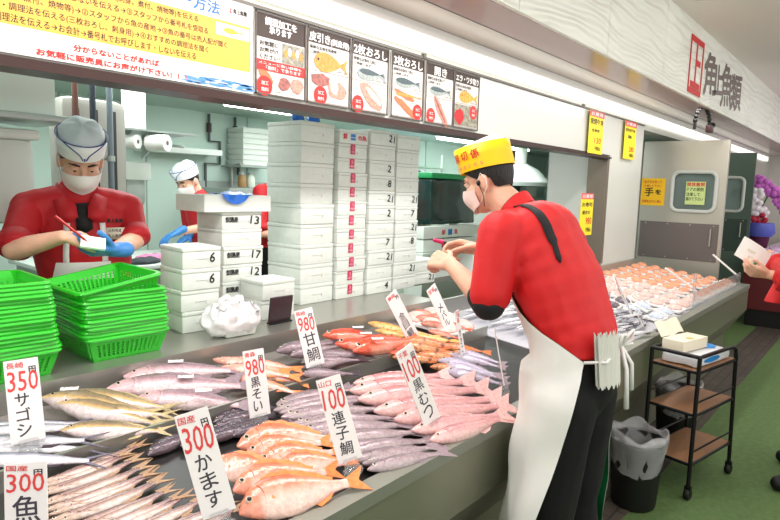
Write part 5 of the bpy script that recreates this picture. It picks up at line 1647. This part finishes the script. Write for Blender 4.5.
foam_stack(2.30, 2.53, 2.30, .27, .98, 1.83, 11, 'the stack with magenta labels', {k: ('label',) for k in range(11)})
foam_stack(2.30, 2.53, 2.30, .27, 1.8305, 1.905, 1, 'white printed cover above the magenta labels', {0: ('print',)})
foam_stack(2.54, 2.765, 2.29, .27, .98, 1.925, 11, 'the third tall stack with written numbers', {10: ('21',), 8: ('2',), 7: ('8',), 6: ('21',), 5: ('2',), 3: ('7',), 2: ('21',), 0: ('4',)})
foam_stack(2.78, 3.00, 2.29, .27, .98, 1.915, 11, 'the fourth tall stack beside the red tins', {6: ('21',), 5: ('7',), 4: ('21',), 3: ('8',), 1: ('21',)})
foam_stack(3.03, 3.27, 2.33, .27, .98, 1.14, 2, 'the low stack below the writing hands', {1: ('2',), 0: ('21',)})
foam_stack(1.69, 1.885, 2.16, .17, .98, 1.16, 2, 'the short pair behind the dark plate', {})
for k, x in enumerate((2.10, 2.21)):
    lu = thing('blue_bag', ['crumpled blue plastic bag on the left of the tall foam stack', 'crumpled blue plastic bag on the right of the tall foam stack'][k], 'bag', (x, 2.40, 1.932))
    b_ = MB().ell((0, 0, .012), (.04, .03, .024), u=14, v=8)
    for v in b_.bm.verts: v.co += V((noise.noise(v.co * 40), noise.noise(v.co * 40 + V((5, 0, 0))), max(-.2, noise.noise(v.co * 40 + V((0, 7, 0)))))) * .010
    b_.build('film', mat('blue plastic film', (38, 108, 206), .25), lu)
pl = thing('dark_plate', 'dark brown square plate leaning against the foam boxes by the plastic bag', 'plate', (1.665, 2.085, .981))
MB().box((.06, 0, .062), (.125, .012, .124), rotm(8), .003).build('panel', mat('dark plum plastic', (58, 40, 46), .35), pl)
MB().box((.06, -.004, .004), (.125, .03, .006)).build('foot', BLACK, pl, 0)
# plastic bag over a small foam tray
pb_ = thing('plastic_bag', 'crumpled white plastic bag around a foam tray on the front ledge', 'bag', (1.44, 2.045, .981), radians(-6))
MB().box((.02, 0, .022), (.15, .10, .044), bev=.006, taper=.9).build('foam_tray', FOAM, pb_)
bb = MB().ell((0, 0, .062), (.128, .08, .066), u=56, v=34)
for v in bb.bm.verts:
    q = v.co * 30
    n1 = noise.noise(q) * .6 + noise.noise(q * 2.1) * .4
    up = max(0, (v.co.z - .05) / .05)
    v.co += V((noise.noise(q + V((9, 0, 0))), noise.noise(q + V((0, 9, 0))), n1 * 1.2 + .8 * up * abs(noise.noise(q * 1.3 + V((4, 4, 0)))))) * (.012 + .022 * up)
    v.co.z = max(.001, v.co.z)
bb.build('film', mat('white plastic film', (250, 250, 252), .3, trans=.15, alpha=.85), pb_, 180)

# yellow cutting board edge between the baskets
cbd = thing('cutting_board', 'yellow cutting board standing behind the two basket stacks', 'board', (.80, 2.40, .981))
MB().box((.12, .0, .05), (.24, .02, .10), bev=.006).build('board', mat('mustard yellow board', (196, 158, 40), .4), cbd)
MB().box((.12, -.012, .012), (.26, .012, .024), bev=.002).build('holder', STEEL, cbd)

# ------------------------------------------------------------------ kitchen behind the hatch
def cab(name, label, cat, loc, parts):
    t = thing(name, label, cat, loc)
    for nm, mb, m_ in parts: mb.build(nm, m_, t, 30)
    return t
KWH = mat('white kitchen panel', (226, 234, 228), .4)
KGR = mat('grey kitchen steel', (168, 176, 172), .35, .5)
cab('upper_cupboard', 'white wall cupboard over a steel shelf at the upper left', 'cupboard', (-.3, 3.1, 1.86),
    [('body', MB().span((0, 0, .03), (1.50, .4, .52), .004), KWH), ('door', MB().span((.62, -.016, .05), (1.12, 0, .5), .003), KWH), ('door', MB().span((.08, -.016, .05), (.60, 0, .5), .003), KWH),
     ('shelf', MB().span((-.05, -.06, 0), (1.56, .4, .03), .003), KGR), ('catch', MB().span((.97, -.022, .28), (1.02, -.016, .295)).span((.91, -.022, .28), (.96, -.016, .295)), mat('green catch', (40, 120, 84), .5))])
cab('foam_container', 'tall white container under the wall cupboard behind the worker', 'container', (.55, 3.2, 1.38),
    [('body', MB().box((.3, .15, .2), (.58, .3, .4), bev=.04), KWH), ('lid', MB().box((.3, .15, .42), (.62, .34, .05), bev=.02), KWH)])
sc_ = thing('slotted_cabinet', 'grey rounded cabinet with dark vertical slots behind the white cap', 'cabinet', (1.36, 3.42, 0))
MB().box((.17, .1, 1.30), (.36, .2, 1.48), bev=.05).build('body', mat('warm grey cabinet', (166, 164, 156), .4, .3), sc_)
MB().span((.0, .0, 0), (.34, .2, .58)).build('base', STEEL_D, sc_, 0)
for k in range(3):
    MB().span((.05 + k * .10, -.006, 1.0), (.082 + k * .10, .01, 1.98), .006).build('slot', mat('dark slot', (58, 52, 50), .6), sc_)
for k, (x, c, nm) in enumerate(((1.385, (100, 66, 58), 'brown'), (1.475, (50, 58, 66), 'blackish'), (1.565, (110, 124, 132), 'slate grey'))):
    t = thing('pipe', f'{nm} vertical pipe in front of the slotted grey cabinet', 'pipe', (x, 3.33, 0))
    MB().tube([(0, 0, 0), (0, 0, 2.38)], .016, 12).build('tube', mat(nm + ' pipe', c, .4), t)
    MB().tube([(0, 0, 1.70), (0, 0, 1.73)], .022, 12).tube([(0, .0, 1.715), (0, .075, 1.715)], .008).build('bracket', KGR, t)
rk = thing('steel_rack', 'rounded steel tube rack with grey hood at the left edge', 'rack', (.55, 2.95, 0))
for y in (0, .25):
    MB().tube([(-.2, y, 0), (-.2, y, 1.55), (-.15, y, 1.62), (.2, y, 1.62), (.26, y, 1.55), (.26, y, 0)], .014, 10).build('frame', STEEL, rk)
for z in (.6, 1.0, 1.3): MB().span((-.2, 0, z), (.26, .25, z + .015)).build('shelf', STEEL, rk, 0)
hd_ = MB().ell((.0, .12, 1.68), (.24, .16, .14), u=20, v=12); hd_.build('hood', mat('grey plastic hood', (150, 160, 164), .3), rk)
sh = thing('roll_shelf', 'steel shelf with rails for paper rolls right of the pipes', 'shelf', (1.74, 3.55, 1.90))
MB().span((0, 0, 0), (.50, .35, .012)).build('board', KGR, sh, 0)
for x in (.08, .3): MB().prism([(0, 0), (.3, 0), (0, -.16)], .012, tr(x, .33, 0) @ rotm(0, 0, -90) @ rotm(90)).build('bracket', KGR, sh, 0)
MB().tube([(.02, .1, -.07), (.46, .1, -.07)], .008).build('roll_rail', KGR, sh)
def roll(label, loc, L, rad, axis):
    t = thing('paper_roll', label, 'paper roll', loc)
    if axis == 'z': M_ = Matrix.Identity(4)
    else: M_ = rotm(0, 90, -62)
    MB().lathe([(rad * .3, 0), (rad, 0), (rad * 1.0, L), (rad * .3, L)], 20, M_).build('paper', mat('white roll paper', (240, 242, 240), .8), t)
    MB().lathe([(rad * .3, -.001), (rad * .22, -.001), (rad * .22, L + .001), (rad * .3, L + .001)], 14, M_).build('core', mat('brown card core', (116, 104, 96), .7), t)
roll('white paper roll standing upright on the steel shelf', (1.90, 3.72, 1.913), .34, .07, 'z')
roll('white paper roll hanging under the steel shelf, right one', (1.93, 3.60, 1.835), .13, .05, 'x')
roll('white paper roll hanging under the steel shelf, left one', (1.80, 3.66, 1.835), .1, .042, 'x')
cab('towel_dispenser', 'white towel dispenser on a grey rounded bracket below the rolls', 'dispenser', (1.84, 3.75, 1.60),
    [('body', MB().box((.08, .06, .06), (.22, .12, .12), bev=.02), KWH), ('bracket', MB().box((.1, .08, -.07), (.14, .1, .2), bev=.045), KGR)])
cab('kitchen_ledge', 'narrow white ledge on the mint kitchen wall above the far worker', 'shelf', (3.05, 5.72, 1.895), [('board', MB().span((0, 0, 0), (.87, .27, .06), .004), KWH)])
for lab, pts in (('dark pipe stepping down the mint wall, left one', [(3.91, 2.36), (3.91, 2.063), (4.05, 2.063), (4.05, 1.815), (3.86, 1.815), (3.86, 1.3)]), ('dark pipe with valve on the mint wall, right one', [(4.256, 2.36), (4.256, 2.0), (4.30, 1.93), (4.30, 1.70)])):
    t = thing('pipe', lab, 'pipe', (0, 5.96, 0))
    MB().tube([(x, 0, z) for x, z in pts], .016, 10).build('tube', mat('dark grey pipe', (72, 84, 84), .5), t)
    MB().tube([(pts[0][0], 0, pts[0][1] - .2), (pts[0][0], 0, pts[0][1] - .1)], .028, 10).build('valve', mat('brown valve', (70, 52, 50), .5), t)
# stack of white trays on a wall shelf
cab('tray_shelf', 'thin shelf on the mint wall carrying the white tray stack', 'shelf', (4.08, 5.6, 1.785), [('board', MB().span((0, 0, 0), (.56, .38, .02)), KGR), ('bracket', MB().span((.1, .34, -.18), (.12, .38, 0)), KGR)])
tp = None
for k in range(7):
    lab = f'white stacking tray on the thin wall shelf, {ORD[k]} from the bottom'
    if tp is None:
        tp = thing('stacking_tray', lab, 'tray', (4.14, 5.65, 1.806), 0, 'white stacking trays')
        MB().box((.21, .15, .028), (.42, .3, .05), bev=.008, taper=.94).build('body', FOAM, tp); MB().box((.21, .15, .054), (.43, .31, .01), bev=.003).build('rim', FOAM, tp)
    else: dup(tp, (4.14, 5.65, 1.806 + k * .0605), None, lab)
for k, (x, c, lab) in enumerate(((4.2, (150, 116, 70), 'small brown jar under the thin wall shelf, left one'), (4.32, (196, 204, 190), 'small pale jar under the thin wall shelf, right one'))):
    t = thing('jar', lab, 'jar', (x, 5.75, 1.56))
    MB().lathe([(0, 0), (.045, 0), (.05, .02), (.05, .11), (.035, .13), (.035, .15), (0, .15)], 16).build('body', mat(f'jar tone {k}', c, .4), t)
    MB().lathe([(.038, .14), (.038, .17), (0, .17)], 14).build('lid', KGR, t)
cab('steel_sink', 'grey steel sink unit along the mint wall behind the foam boxes', 'sink', (3.75, 5.35, 0), [('basin', MB().span((0, 0, 1.30), (1.3, .6, 1.55), .01), KGR), ('splashback', MB().span((0, .6, 1.3), (1.3, .62, 1.62)), KGR), ('cabinet', MB().span((.02, .02, 0), (1.28, .58, 1.3)), KGR), ('tap', MB().tube([(.4, .52, 1.55), (.4, .52, 1.8), (.4, .36, 1.82), (.4, .34, 1.74)], .014, 8), STEEL)])
cab('kitchen_table', 'white topped back table where the far worker reaches down', 'table', (1.55, 4.05, 0), [('table_top', MB().span((0, 0, .97), (1.2, .9, 1.0), .004), KWH), ('apron_panel', MB().span((.04, .04, .6), (1.16, .86, .97)), KGR)] + [('leg', MB().span((x, y, 0), (x + .05, y + .05, .6)), KGR) for x in (.04, 1.11) for y in (.04, .81)])
for k, (x, y, c, lab) in enumerate(((2.3, 4.3, (214, 130, 170), 'pink cloth lying on the white back table'), (2.18, 4.15, (60, 66, 70), 'dark cloth lying on the white back table'))):
    t = thing('cloth', lab, 'cloth', (x, y, 1.001))
    b_ = MB().ell((0, 0, .02), (.12, .07, .03), u=16, v=8)
    for v in b_.bm.verts: v.co += V((noise.noise(v.co * 25), noise.noise(v.co * 25 + V((3, 0, 0))), noise.noise(v.co * 25 + V((0, 5, 0))))) * .012; 
    for v in b_.bm.verts: v.co.z = max(0, v.co.z)
    b_.build('fabric', mat(f'cloth tone {k}', c, .8), t)
# right half of the kitchen: rack with tins, covered rack, printed boxes
tr_ = thing('steel_rack', 'white shelving rack with tins beyond the fourth foam stack', 'rack', (5.25, 4.15, 0))
for x in (0, .62):
    for y in (0, .4): MB().tube([(x, y, 0), (x, y, 2.0)], .014, 8).build('post', KWH, tr_)
for z in (.95, 1.09, 1.23, 1.38, 1.62, 1.85): MB().span((-.01, -.01, z - .012), (.63, .41, z)).build('shelf', KWH, tr_, 0)
TINR, TINB = mat('red tin', (186, 40, 44), .4), mat('bronze tin', (112, 92, 62), .4)
tn = {}
for zi, z in enumerate((.95, 1.09, 1.23, 1.38)):
    for k in range(3):
        red = zi >= 2
        lab = f'{"red" if red else "bronze"} tin on the rack, {ORD[k]} from the left on the {["lowest", "second", "third", "fourth"][zi]} shelf'
        loc = (5.36 + k * .17, 4.24, z + .001)
        if red not in tn:
            t = thing('tin', lab, 'tin', loc, 0, 'tins on the white rack'); tn[red] = t
            MB().lathe([(0, 0), (.068, 0), (.07, .006), (.07, .095), (.068, .1), (0, .1)], 18).build('body', TINR if red else TINB, t)
            MB().lathe([(.0715, .088), (.0715, .104), (.06, .105), (0, .102)], 18).build('lid', mat('cream tin lid', (222, 214, 190), .4), t)
        else: dup(tn[red], loc, None, lab)
for k, (x, z, lab) in enumerate(((5.4, 1.621, 'white bottle on the upper rack shelf, left one'), (5.6, 1.621, 'white bottle on the upper rack shelf, right one'), (5.5, 1.851, 'white bottle on the topmost rack shelf'))):
    loc = (x, 4.3, z)
    if k == 0:
        bt_ = thing('bottle', lab, 'bottle', loc, 0, 'white bottles on the rack')
        MB().lathe([(0, 0), (.06, 0), (.065, .02), (.065, .12), (.03, .16), (.03, .18), (0, .18)], 16).build('body', KWH, bt_); MB().lathe([(.034, .16), (.034, .19), (0, .19)], 12).build('cap', BLUEI, bt_)
    else: dup(bt_, loc, None, lab)
cr = thing('covered_rack', 'rack under a glossy dark green plastic sheet with bright green rim', 'rack', (4.92, 3.6, 1.24))
db = MB().box((.42, .25, .23), (.84, .5, .46), bev=.02)
bmesh.ops.subdivide_edges(db.bm, edges=db.bm.edges[:], cuts=6, use_grid_fill=True)
for v in db.bm.verts: v.co += V((noise.noise(v.co * 7), noise.noise(v.co * 7 + V((3, 0, 0))), noise.noise(v.co * 6) * .5)) * .018
db.build('plastic_sheet', mat('glossy dark green plastic', (24, 52, 50), .18, coat=.4), cr, 180)
MB().box((.42, .25, .50), (.88, .54, .06), bev=.015).build('rim', mat('bright green rim', (40, 160, 96), .4), cr)
for x in (.06, .78): MB().span((x, .2, -1.24), (x + .05, .3, .02)).build('leg', KGR, cr, 0)
for k in range(2):
    b = thing('printed_box', ['white printed carton under the dark green sheet, upper one', 'white printed carton under the dark green sheet, lower one'][k], 'box', (4.62, 3.45, 1.12 - k * .13))
    MB().box((.5, .06, .058), (1.0, .12, .115), bev=.004).build('body', KWH, b); F2 = tr(0, -.0015, 0) @ FACE
    letters([('鮮', .30, .03, .06, .05), ('魚', .52, .03, .06, .05)], 'printed_lettering', mat('red box print', (206, 60, 70), .5), b, F2, fat=.003)
    o = flat(MB(), .41, .025, .48, .085, .001).build('blue_emblem', BLUEI, b, 0); o.matrix_local = F2
cab('low_cabinet', 'low white cabinet carrying the printed cartons', 'cabinet', (4.55, 3.4, 0), [('body', MB().span((0, 0, 0), (1.2, .19, .985)), KWH), ('plinth', MB().span((.02, .02, 0), (1.18, .17, .02)), DARK)])
for k, (x, y, z, lab) in enumerate(((6.3, 5.0, 1.50, 'blue clear plastic crate behind the dark green sheet, left one'), (6.95, 5.0, 1.50, 'blue clear plastic crate behind the dark green sheet, right one'))):
    t = thing('crate', lab, 'crate', (x, y, z), 0, 'blue crates on the far bench')
    MB().box((.25, .2, .12), (.5, .4, .24), bev=.02).build('body', mat('pale blue clear plastic', (150, 200, 226), .2, trans=.3), t); MB().box((.25, .2, .25), (.54, .44, .03), bev=.01).build('lid', mat('blue lid', (70, 140, 200), .4), t)
cab('work_bench', 'long pale bench at the far kitchen wall beyond the worker', 'bench', (6.0, 4.9, 0), [('table_top', MB().span((0, 0, 1.46), (5.8, .7, 1.499)), KGR), ('cabinet', MB().span((.04, .04, 0), (5.7, .66, 1.46)), KWH), ('shelf', MB().span((0, .3, 1.75), (5.8, .7, 1.77)), KGR)])
vt = thing('exhaust_hood', 'white rounded exhaust hood hanging near the far kitchen window end', 'hood', (9.4, 5.0, 1.72))
MB().lathe([(.1, .66), (.1, .36), (.3, .26), (.5, .06), (.5, 0), (.0, 0)], 20).build('canopy', KWH, vt); MB().lathe([(.52, -.02), (.52, .04), (.48, .04), (.48, -.02)], 20).build('rim', KGR, vt)
for k in range(4):
    t = thing('container', f'white kitchen container on the far bench, {ORD[k]} from the left', 'container', (7.8 + k * .62, 5.0, 1.5), 0, 'white containers on the far bench')
    MB().box((.2, .15, .11), (.4, .3, .22), bev=.03).build('body', KWH if k % 2 else mat('dark green bin', (52, 92, 84), .5), t); MB().box((.2, .15, .23), (.43, .33, .03), bev=.01).build('lid', KWH, t)
# fluorescent tubes
def fluo(label, x0, x1, y, z=2.33):
    t = thing('fluorescent_lamp', label, 'light', (x0, y, z), 0, 'kitchen fluorescent lamps')
    MB().span((0, -.06, .015), (x1 - x0, .06, .05)).build('housing', KWH, t, 0)
    for dy in (-.035, .035):
        MB().tube([(.02, dy, 0), (x1 - x0 - .02, dy, 0)], .016, 8).build('tube', mat('cool lamp tube', (250, 255, 250), .5, emit=12., ecol=(244, 255, 250)), t)
fluo('twin tube lamp on the mint ceiling right of the upright roll', 3.35, 4.25, 4.85)
fluo('twin tube lamp on the mint ceiling above the slotted cabinet', .9, 1.95, 3.95)
fluo('twin tube lamp far back above the dark green sheet', 7.1, 8.2, 5.1)
fluo('twin tube lamp far back beyond the yellow cap', 8.8, 9.8, 5.1)

# ------------------------------------------------------------------ trolley, bins, far aisle
WOOD = mat('warm brown board', (150, 108, 74), .45, noise_=.16, nscale=7, stretch=(1.5, 18, 18))
BLK = mat('black steel tube', (24, 24, 25), .35, .3)
ct = thing('trolley', 'black framed three tier trolley with brown boards beside the counter', 'trolley', (3.36, .70, 0), radians(-11))
L_, D_, Hh = .46, .255, .775
for y in (0, D_):
    MB().tube([(0, y, .075), (0, y, Hh), (.03, y, Hh + .0), (L_ - .06, y, Hh), (L_ - .015, y, Hh - .02), (L_, y, Hh - .07), (L_ + .05, y, .075)], .011, 10).build('side_frame', BLK, ct)
for k, z in enumerate((.20, .47, .70)):
    x1 = L_ + .05 * (Hh - .07 - z) / .62 * .9
    MB().span((.0, .0, z - .016), (x1, D_, z)).build('shelf_board', WOOD, ct, 0)
    rb = MB()
    for q in ((0, 0), (0, D_)):
        rb.tube([(0, q[1], z + .06), (x1, q[1], z + .06)], .005, 6) if k < 2 else rb
    rb.tube([(0, 0, z - .008), (x1, 0, z - .008), (x1, D_, z - .008), (0, D_, z - .008), (0, 0, z - .008)], .009, 8)
    rb.build('shelf_rail', BLK, ct)
MB().tube([(0, 0, Hh), (0, D_, Hh)], .011, 8).build('cross_bar', BLK, ct)
for x in (0, L_ + .05):
    for y in (0, D_):
        w_ = MB().lathe([(.0, -.014), (.026, -.014), (.03, -.008), (.03, .008), (.026, .014), (0, .014)], 18, tr(x, y, .03) @ rotm(90, 0, 0)).build('castor', BLACK, ct)
        MB().box((x, y, .062), (.022, .034, .03), bev=.004).build('castor_fork', BLK, ct)
wp = thing('wipes_pack', 'white and blue plastic packs lying on the top board of the trolley', 'pack', (3.40, .705, .702), radians(-11))
b_ = MB().box((.2, .11, .028), (.40, .2, .055), bev=.018)
bmesh.ops.subdivide_edges(b_.bm, edges=b_.bm.edges[:], cuts=2, use_grid_fill=True)
for v in b_.bm.verts: v.co += V((0, 0, 1)) * noise.noise(v.co * 18) * .008
b_.build('film', mat('white glossy film', (236, 240, 246), .25), wp, 60)
MB().prism(blobpts(.13, -.0, .10, .016, 4), .0012, tr(.04, .009, .03) @ FACE).build('blue_print', mat('bright blue print', (40, 140, 216), .4), wp, 0)
MB().prism(blobpts(.32, .11, .06, .05, 5), .003, tr(0, 0, .058)).build('blue_print', mat('bright blue print', (40, 140, 216), .4), wp, 0)
tbx = thing('tissue_box', 'cream paper box with open torn lid on top of the trolley packs', 'box', (3.43, .80, .766), radians(-14))
MB().box((.13, .06, .03), (.26, .12, .06), bev=.003).build('body', mat('cream card box', (236, 228, 206), .6), tbx)
fl = MB().grid(lambda u, v: (.0 + .24 * u, .125 + .05 * v - .01 * sin(u * 6), .06 + .075 * v + .006 * sin(u * 9)), 10, 5); fl.grid(lambda u, v: (.0 + .24 * u, .127 + .05 * v - .01 * sin(u * 6), .06 + .075 * v + .006 * sin(u * 9)), 10, 5)
fl.build('open_flap', mat('cream paper', (244, 236, 214), .6), tbx)
MB().prism(blobpts(.12, .03, .03, .02, 9), .0008, tr(0, .0, .061)).build('gold_print', mat('pale gold print', (206, 186, 110), .5), tbx, 0)
def bin_(label, loc, s, torn):
    t = thing('waste_bin', label, 'bin', loc, 0, 'black waste bins with clear liners')
    MB().lathe([(.0, .004), (.100, .004), (.106, .01), (.132, .34), (.138, .345), (.134, .35), (.125, .34), (.098, .02), (0, .02)], 28).build('body', BLACK, t)
    lm = MB()
    def lf(u, v):
        a = 2 * pi * u
        if v < .35:
            q = v / .35; z = .19 + .20 * q; rr_ = .120 + .026 * q + .012 * noise.noise(V((cos(a) * 3, sin(a) * 3, z * 14)))
        else:
            q = (v - .35) / .65; z = .39 - .16 * q + .01 * sin(a * 5); rr_ = .136 - .03 * q + .01 * noise.noise(V((cos(a) * 4, sin(a) * 4, z * 20)))
        z += .018 * noise.noise(V((cos(a) * 2, sin(a) * 2, 3))) + (.01 * sin(3 * a))
        return (rr_ * cos(a), rr_ * sin(a), z)
    lm.grid(lf, 48, 18, wrap=True)
    lm.build('clear_liner', mat('clear bin liner', (244, 244, 248), .15, alpha=.26, bump=.6, bscale=24), t, 180)
    t.scale = (s, s, s)
bin_('black waste bin with clear liner standing before the trolley', (3.12, .905, 0), 1.03, True)
bin_('black waste bin with clear liner half hidden behind the trolley', (4.16, .98, 0), 1.03, False)

fc = thing('display_case', 'dark red fronted display case with purple packs far down the aisle', 'display case', (8.7, -1.6, 0))
MB().span((0, 0, .0), (5.2, 2.95, .22)).build('black_base', BLACK, fc, 0)
MB().span((-.04, -.04, .22), (5.2, 3.0, .82)).build('red_front', mat('dark maroon panel', (96, 30, 36), .4), fc, 0)
MB().span((-.05, -.05, .82), (5.2, 3.02, .9)).build('top_rim', mat('pale grey case rim', (196, 190, 196), .4), fc, 0)
r2 = random.Random(8)
for i in range(7):
    for j in range(9):
        if i * 9 + j > 60: break
        x, y = 8.85 + i * .42, 1.15 - j * .28
        lab = f'purple wrapped pack in the far case, {ORD[j]} from the wall in row {i + 1}'
        if i == 0 and j == 0:
            pk = thing('wrapped_pack', lab, 'fish pack', (x, y, .905), 0, 'purple packs in the far case')
            MB().box((0, 0, .02), (.36, .22, .04), bev=.01).build('tray', mat('violet white film', (226, 200, 232), .2), pk)
            MB().ell((0, 0, .042), (.14, .08, .02)).build('contents', mat('lilac contents', (206, 170, 206), .3, noise_=.3, nscale=20), pk)
        else: dup(pk, (x, y, .905 + r2.uniform(0, .02)), (radians(r2.uniform(-4, 12)), radians(r2.uniform(-8, 4)), r2.uniform(-.2, .2)), lab)
fp = thing('potted_orchid', 'purple orchid with white and red blooms in a dark pot', 'plant', (9.35, 1.38, .905))
MB().lathe([(0, 0), (.10, 0), (.15, .30), (.16, .32), (.14, .31), (0, .28)], 20).build('pot', mat('plum pot', (86, 26, 60), .35), fp)
MB().lathe([(.155, .2), (.19, .26), (.17, .38), (.14, .36)], 20).build('blue_wrap', mat('violet blue wrap', (86, 96, 190), .4), fp)
stb = MB().tube([(0, 0, .3), (.05, .0, .6), (.0, -.10, .85), (.0, -.2, .72)], .012, 8).tube([(0, 0, .3), (-.05, .06, .55), (0, .12, .75)], .012, 8)
stb.build('stem', mat('green stem', (70, 110, 60), .6), fp)
def petals(c, s, m_, seed):
    b = MB(); rr_ = random.Random(seed)
    for k in range(5):
        a = 2 * pi * k / 5 + rr_.random()
        b.ell((c[0] + .0, c[1] + s * .7 * cos(a), c[2] + s * .7 * sin(a)), (s * .25, s * .55, s * .5), None, 8, 6)
    b.build('flower', m_, fp)
LIL, WHF, REDF = mat('lilac petal', (206, 110, 206), .5), mat('white petal', (244, 236, 244), .5), mat('crimson petal', (176, 34, 60), .5)
for k in range(9):
    q = k / 8
    petals((.0 + r2.uniform(-.04, .04), .10 - .36 * q, .92 - .32 * q * q + r2.uniform(-.03, .03)), .075, LIL, k)
for k in range(7): petals((r2.uniform(-.1, 0), r2.uniform(-.05, .28), r2.uniform(.5, .8)), .075, WHF, 20 + k)
for k in range(5): petals((r2.uniform(-.12, -.04), r2.uniform(-.22, .2), r2.uniform(.38, .52)), .07, REDF, 40 + k)
# ------------------------------------------------------------------ light
def area(name, loc, size, power, col=(1, 1, 1), rot=(0, 0, 0), shape='RECTANGLE'):
    d = bpy.data.lights.new(name, 'AREA'); d.shape = shape; d.size = size[0]; d.size_y = size[1]; d.energy = power; d.color = col
    o = bpy.data.objects.new(name, d); COL.objects.link(o); o.location = loc; o.rotation_euler = [radians(a) for a in rot]
    return o
w = bpy.data.worlds.new('World'); SC.world = w; w.use_nodes = True
w.node_tree.nodes['Background'].inputs[0].default_value = (1, .97, .94, 1)
w.node_tree.nodes['Background'].inputs[1].default_value = .75
area('lamp_aisle', (2.5, -.6, 3.0), (8, 2.2), 70, (1, .97, .93))
area('lamp_aisle_far', (10, -.4, 3.0), (5, 2.2), 40, (1, .97, .95))
area('fill_fascia', (4, -2.6, 2.0), (12, .8), 78, (1, .98, .95), (112, 0, 0))  # added fill from across the aisle, brightens fascia and ceiling, no known fitting
area('lamp_fish', (1.0, 1.5, 2.42), (3.6, .12), 44, (1, .94, .93))
area('lamp_packs', (4.6, 1.5, 2.42), (3.6, .12), 20, (1, .95, .93))
area('lamp_kitchen_front', (2.2, 3.6, 2.36), (4.0, 1.2), 85, (.97, 1, .985))
area('lamp_kitchen_back', (6.5, 4.6, 2.36), (5, 1.2), 90, (.97, 1, .985))
SC.view_settings.view_transform = 'Standard'
SC.view_settings.look = 'None'
SC.view_settings.gamma = 1
SC.view_settings.exposure = .17
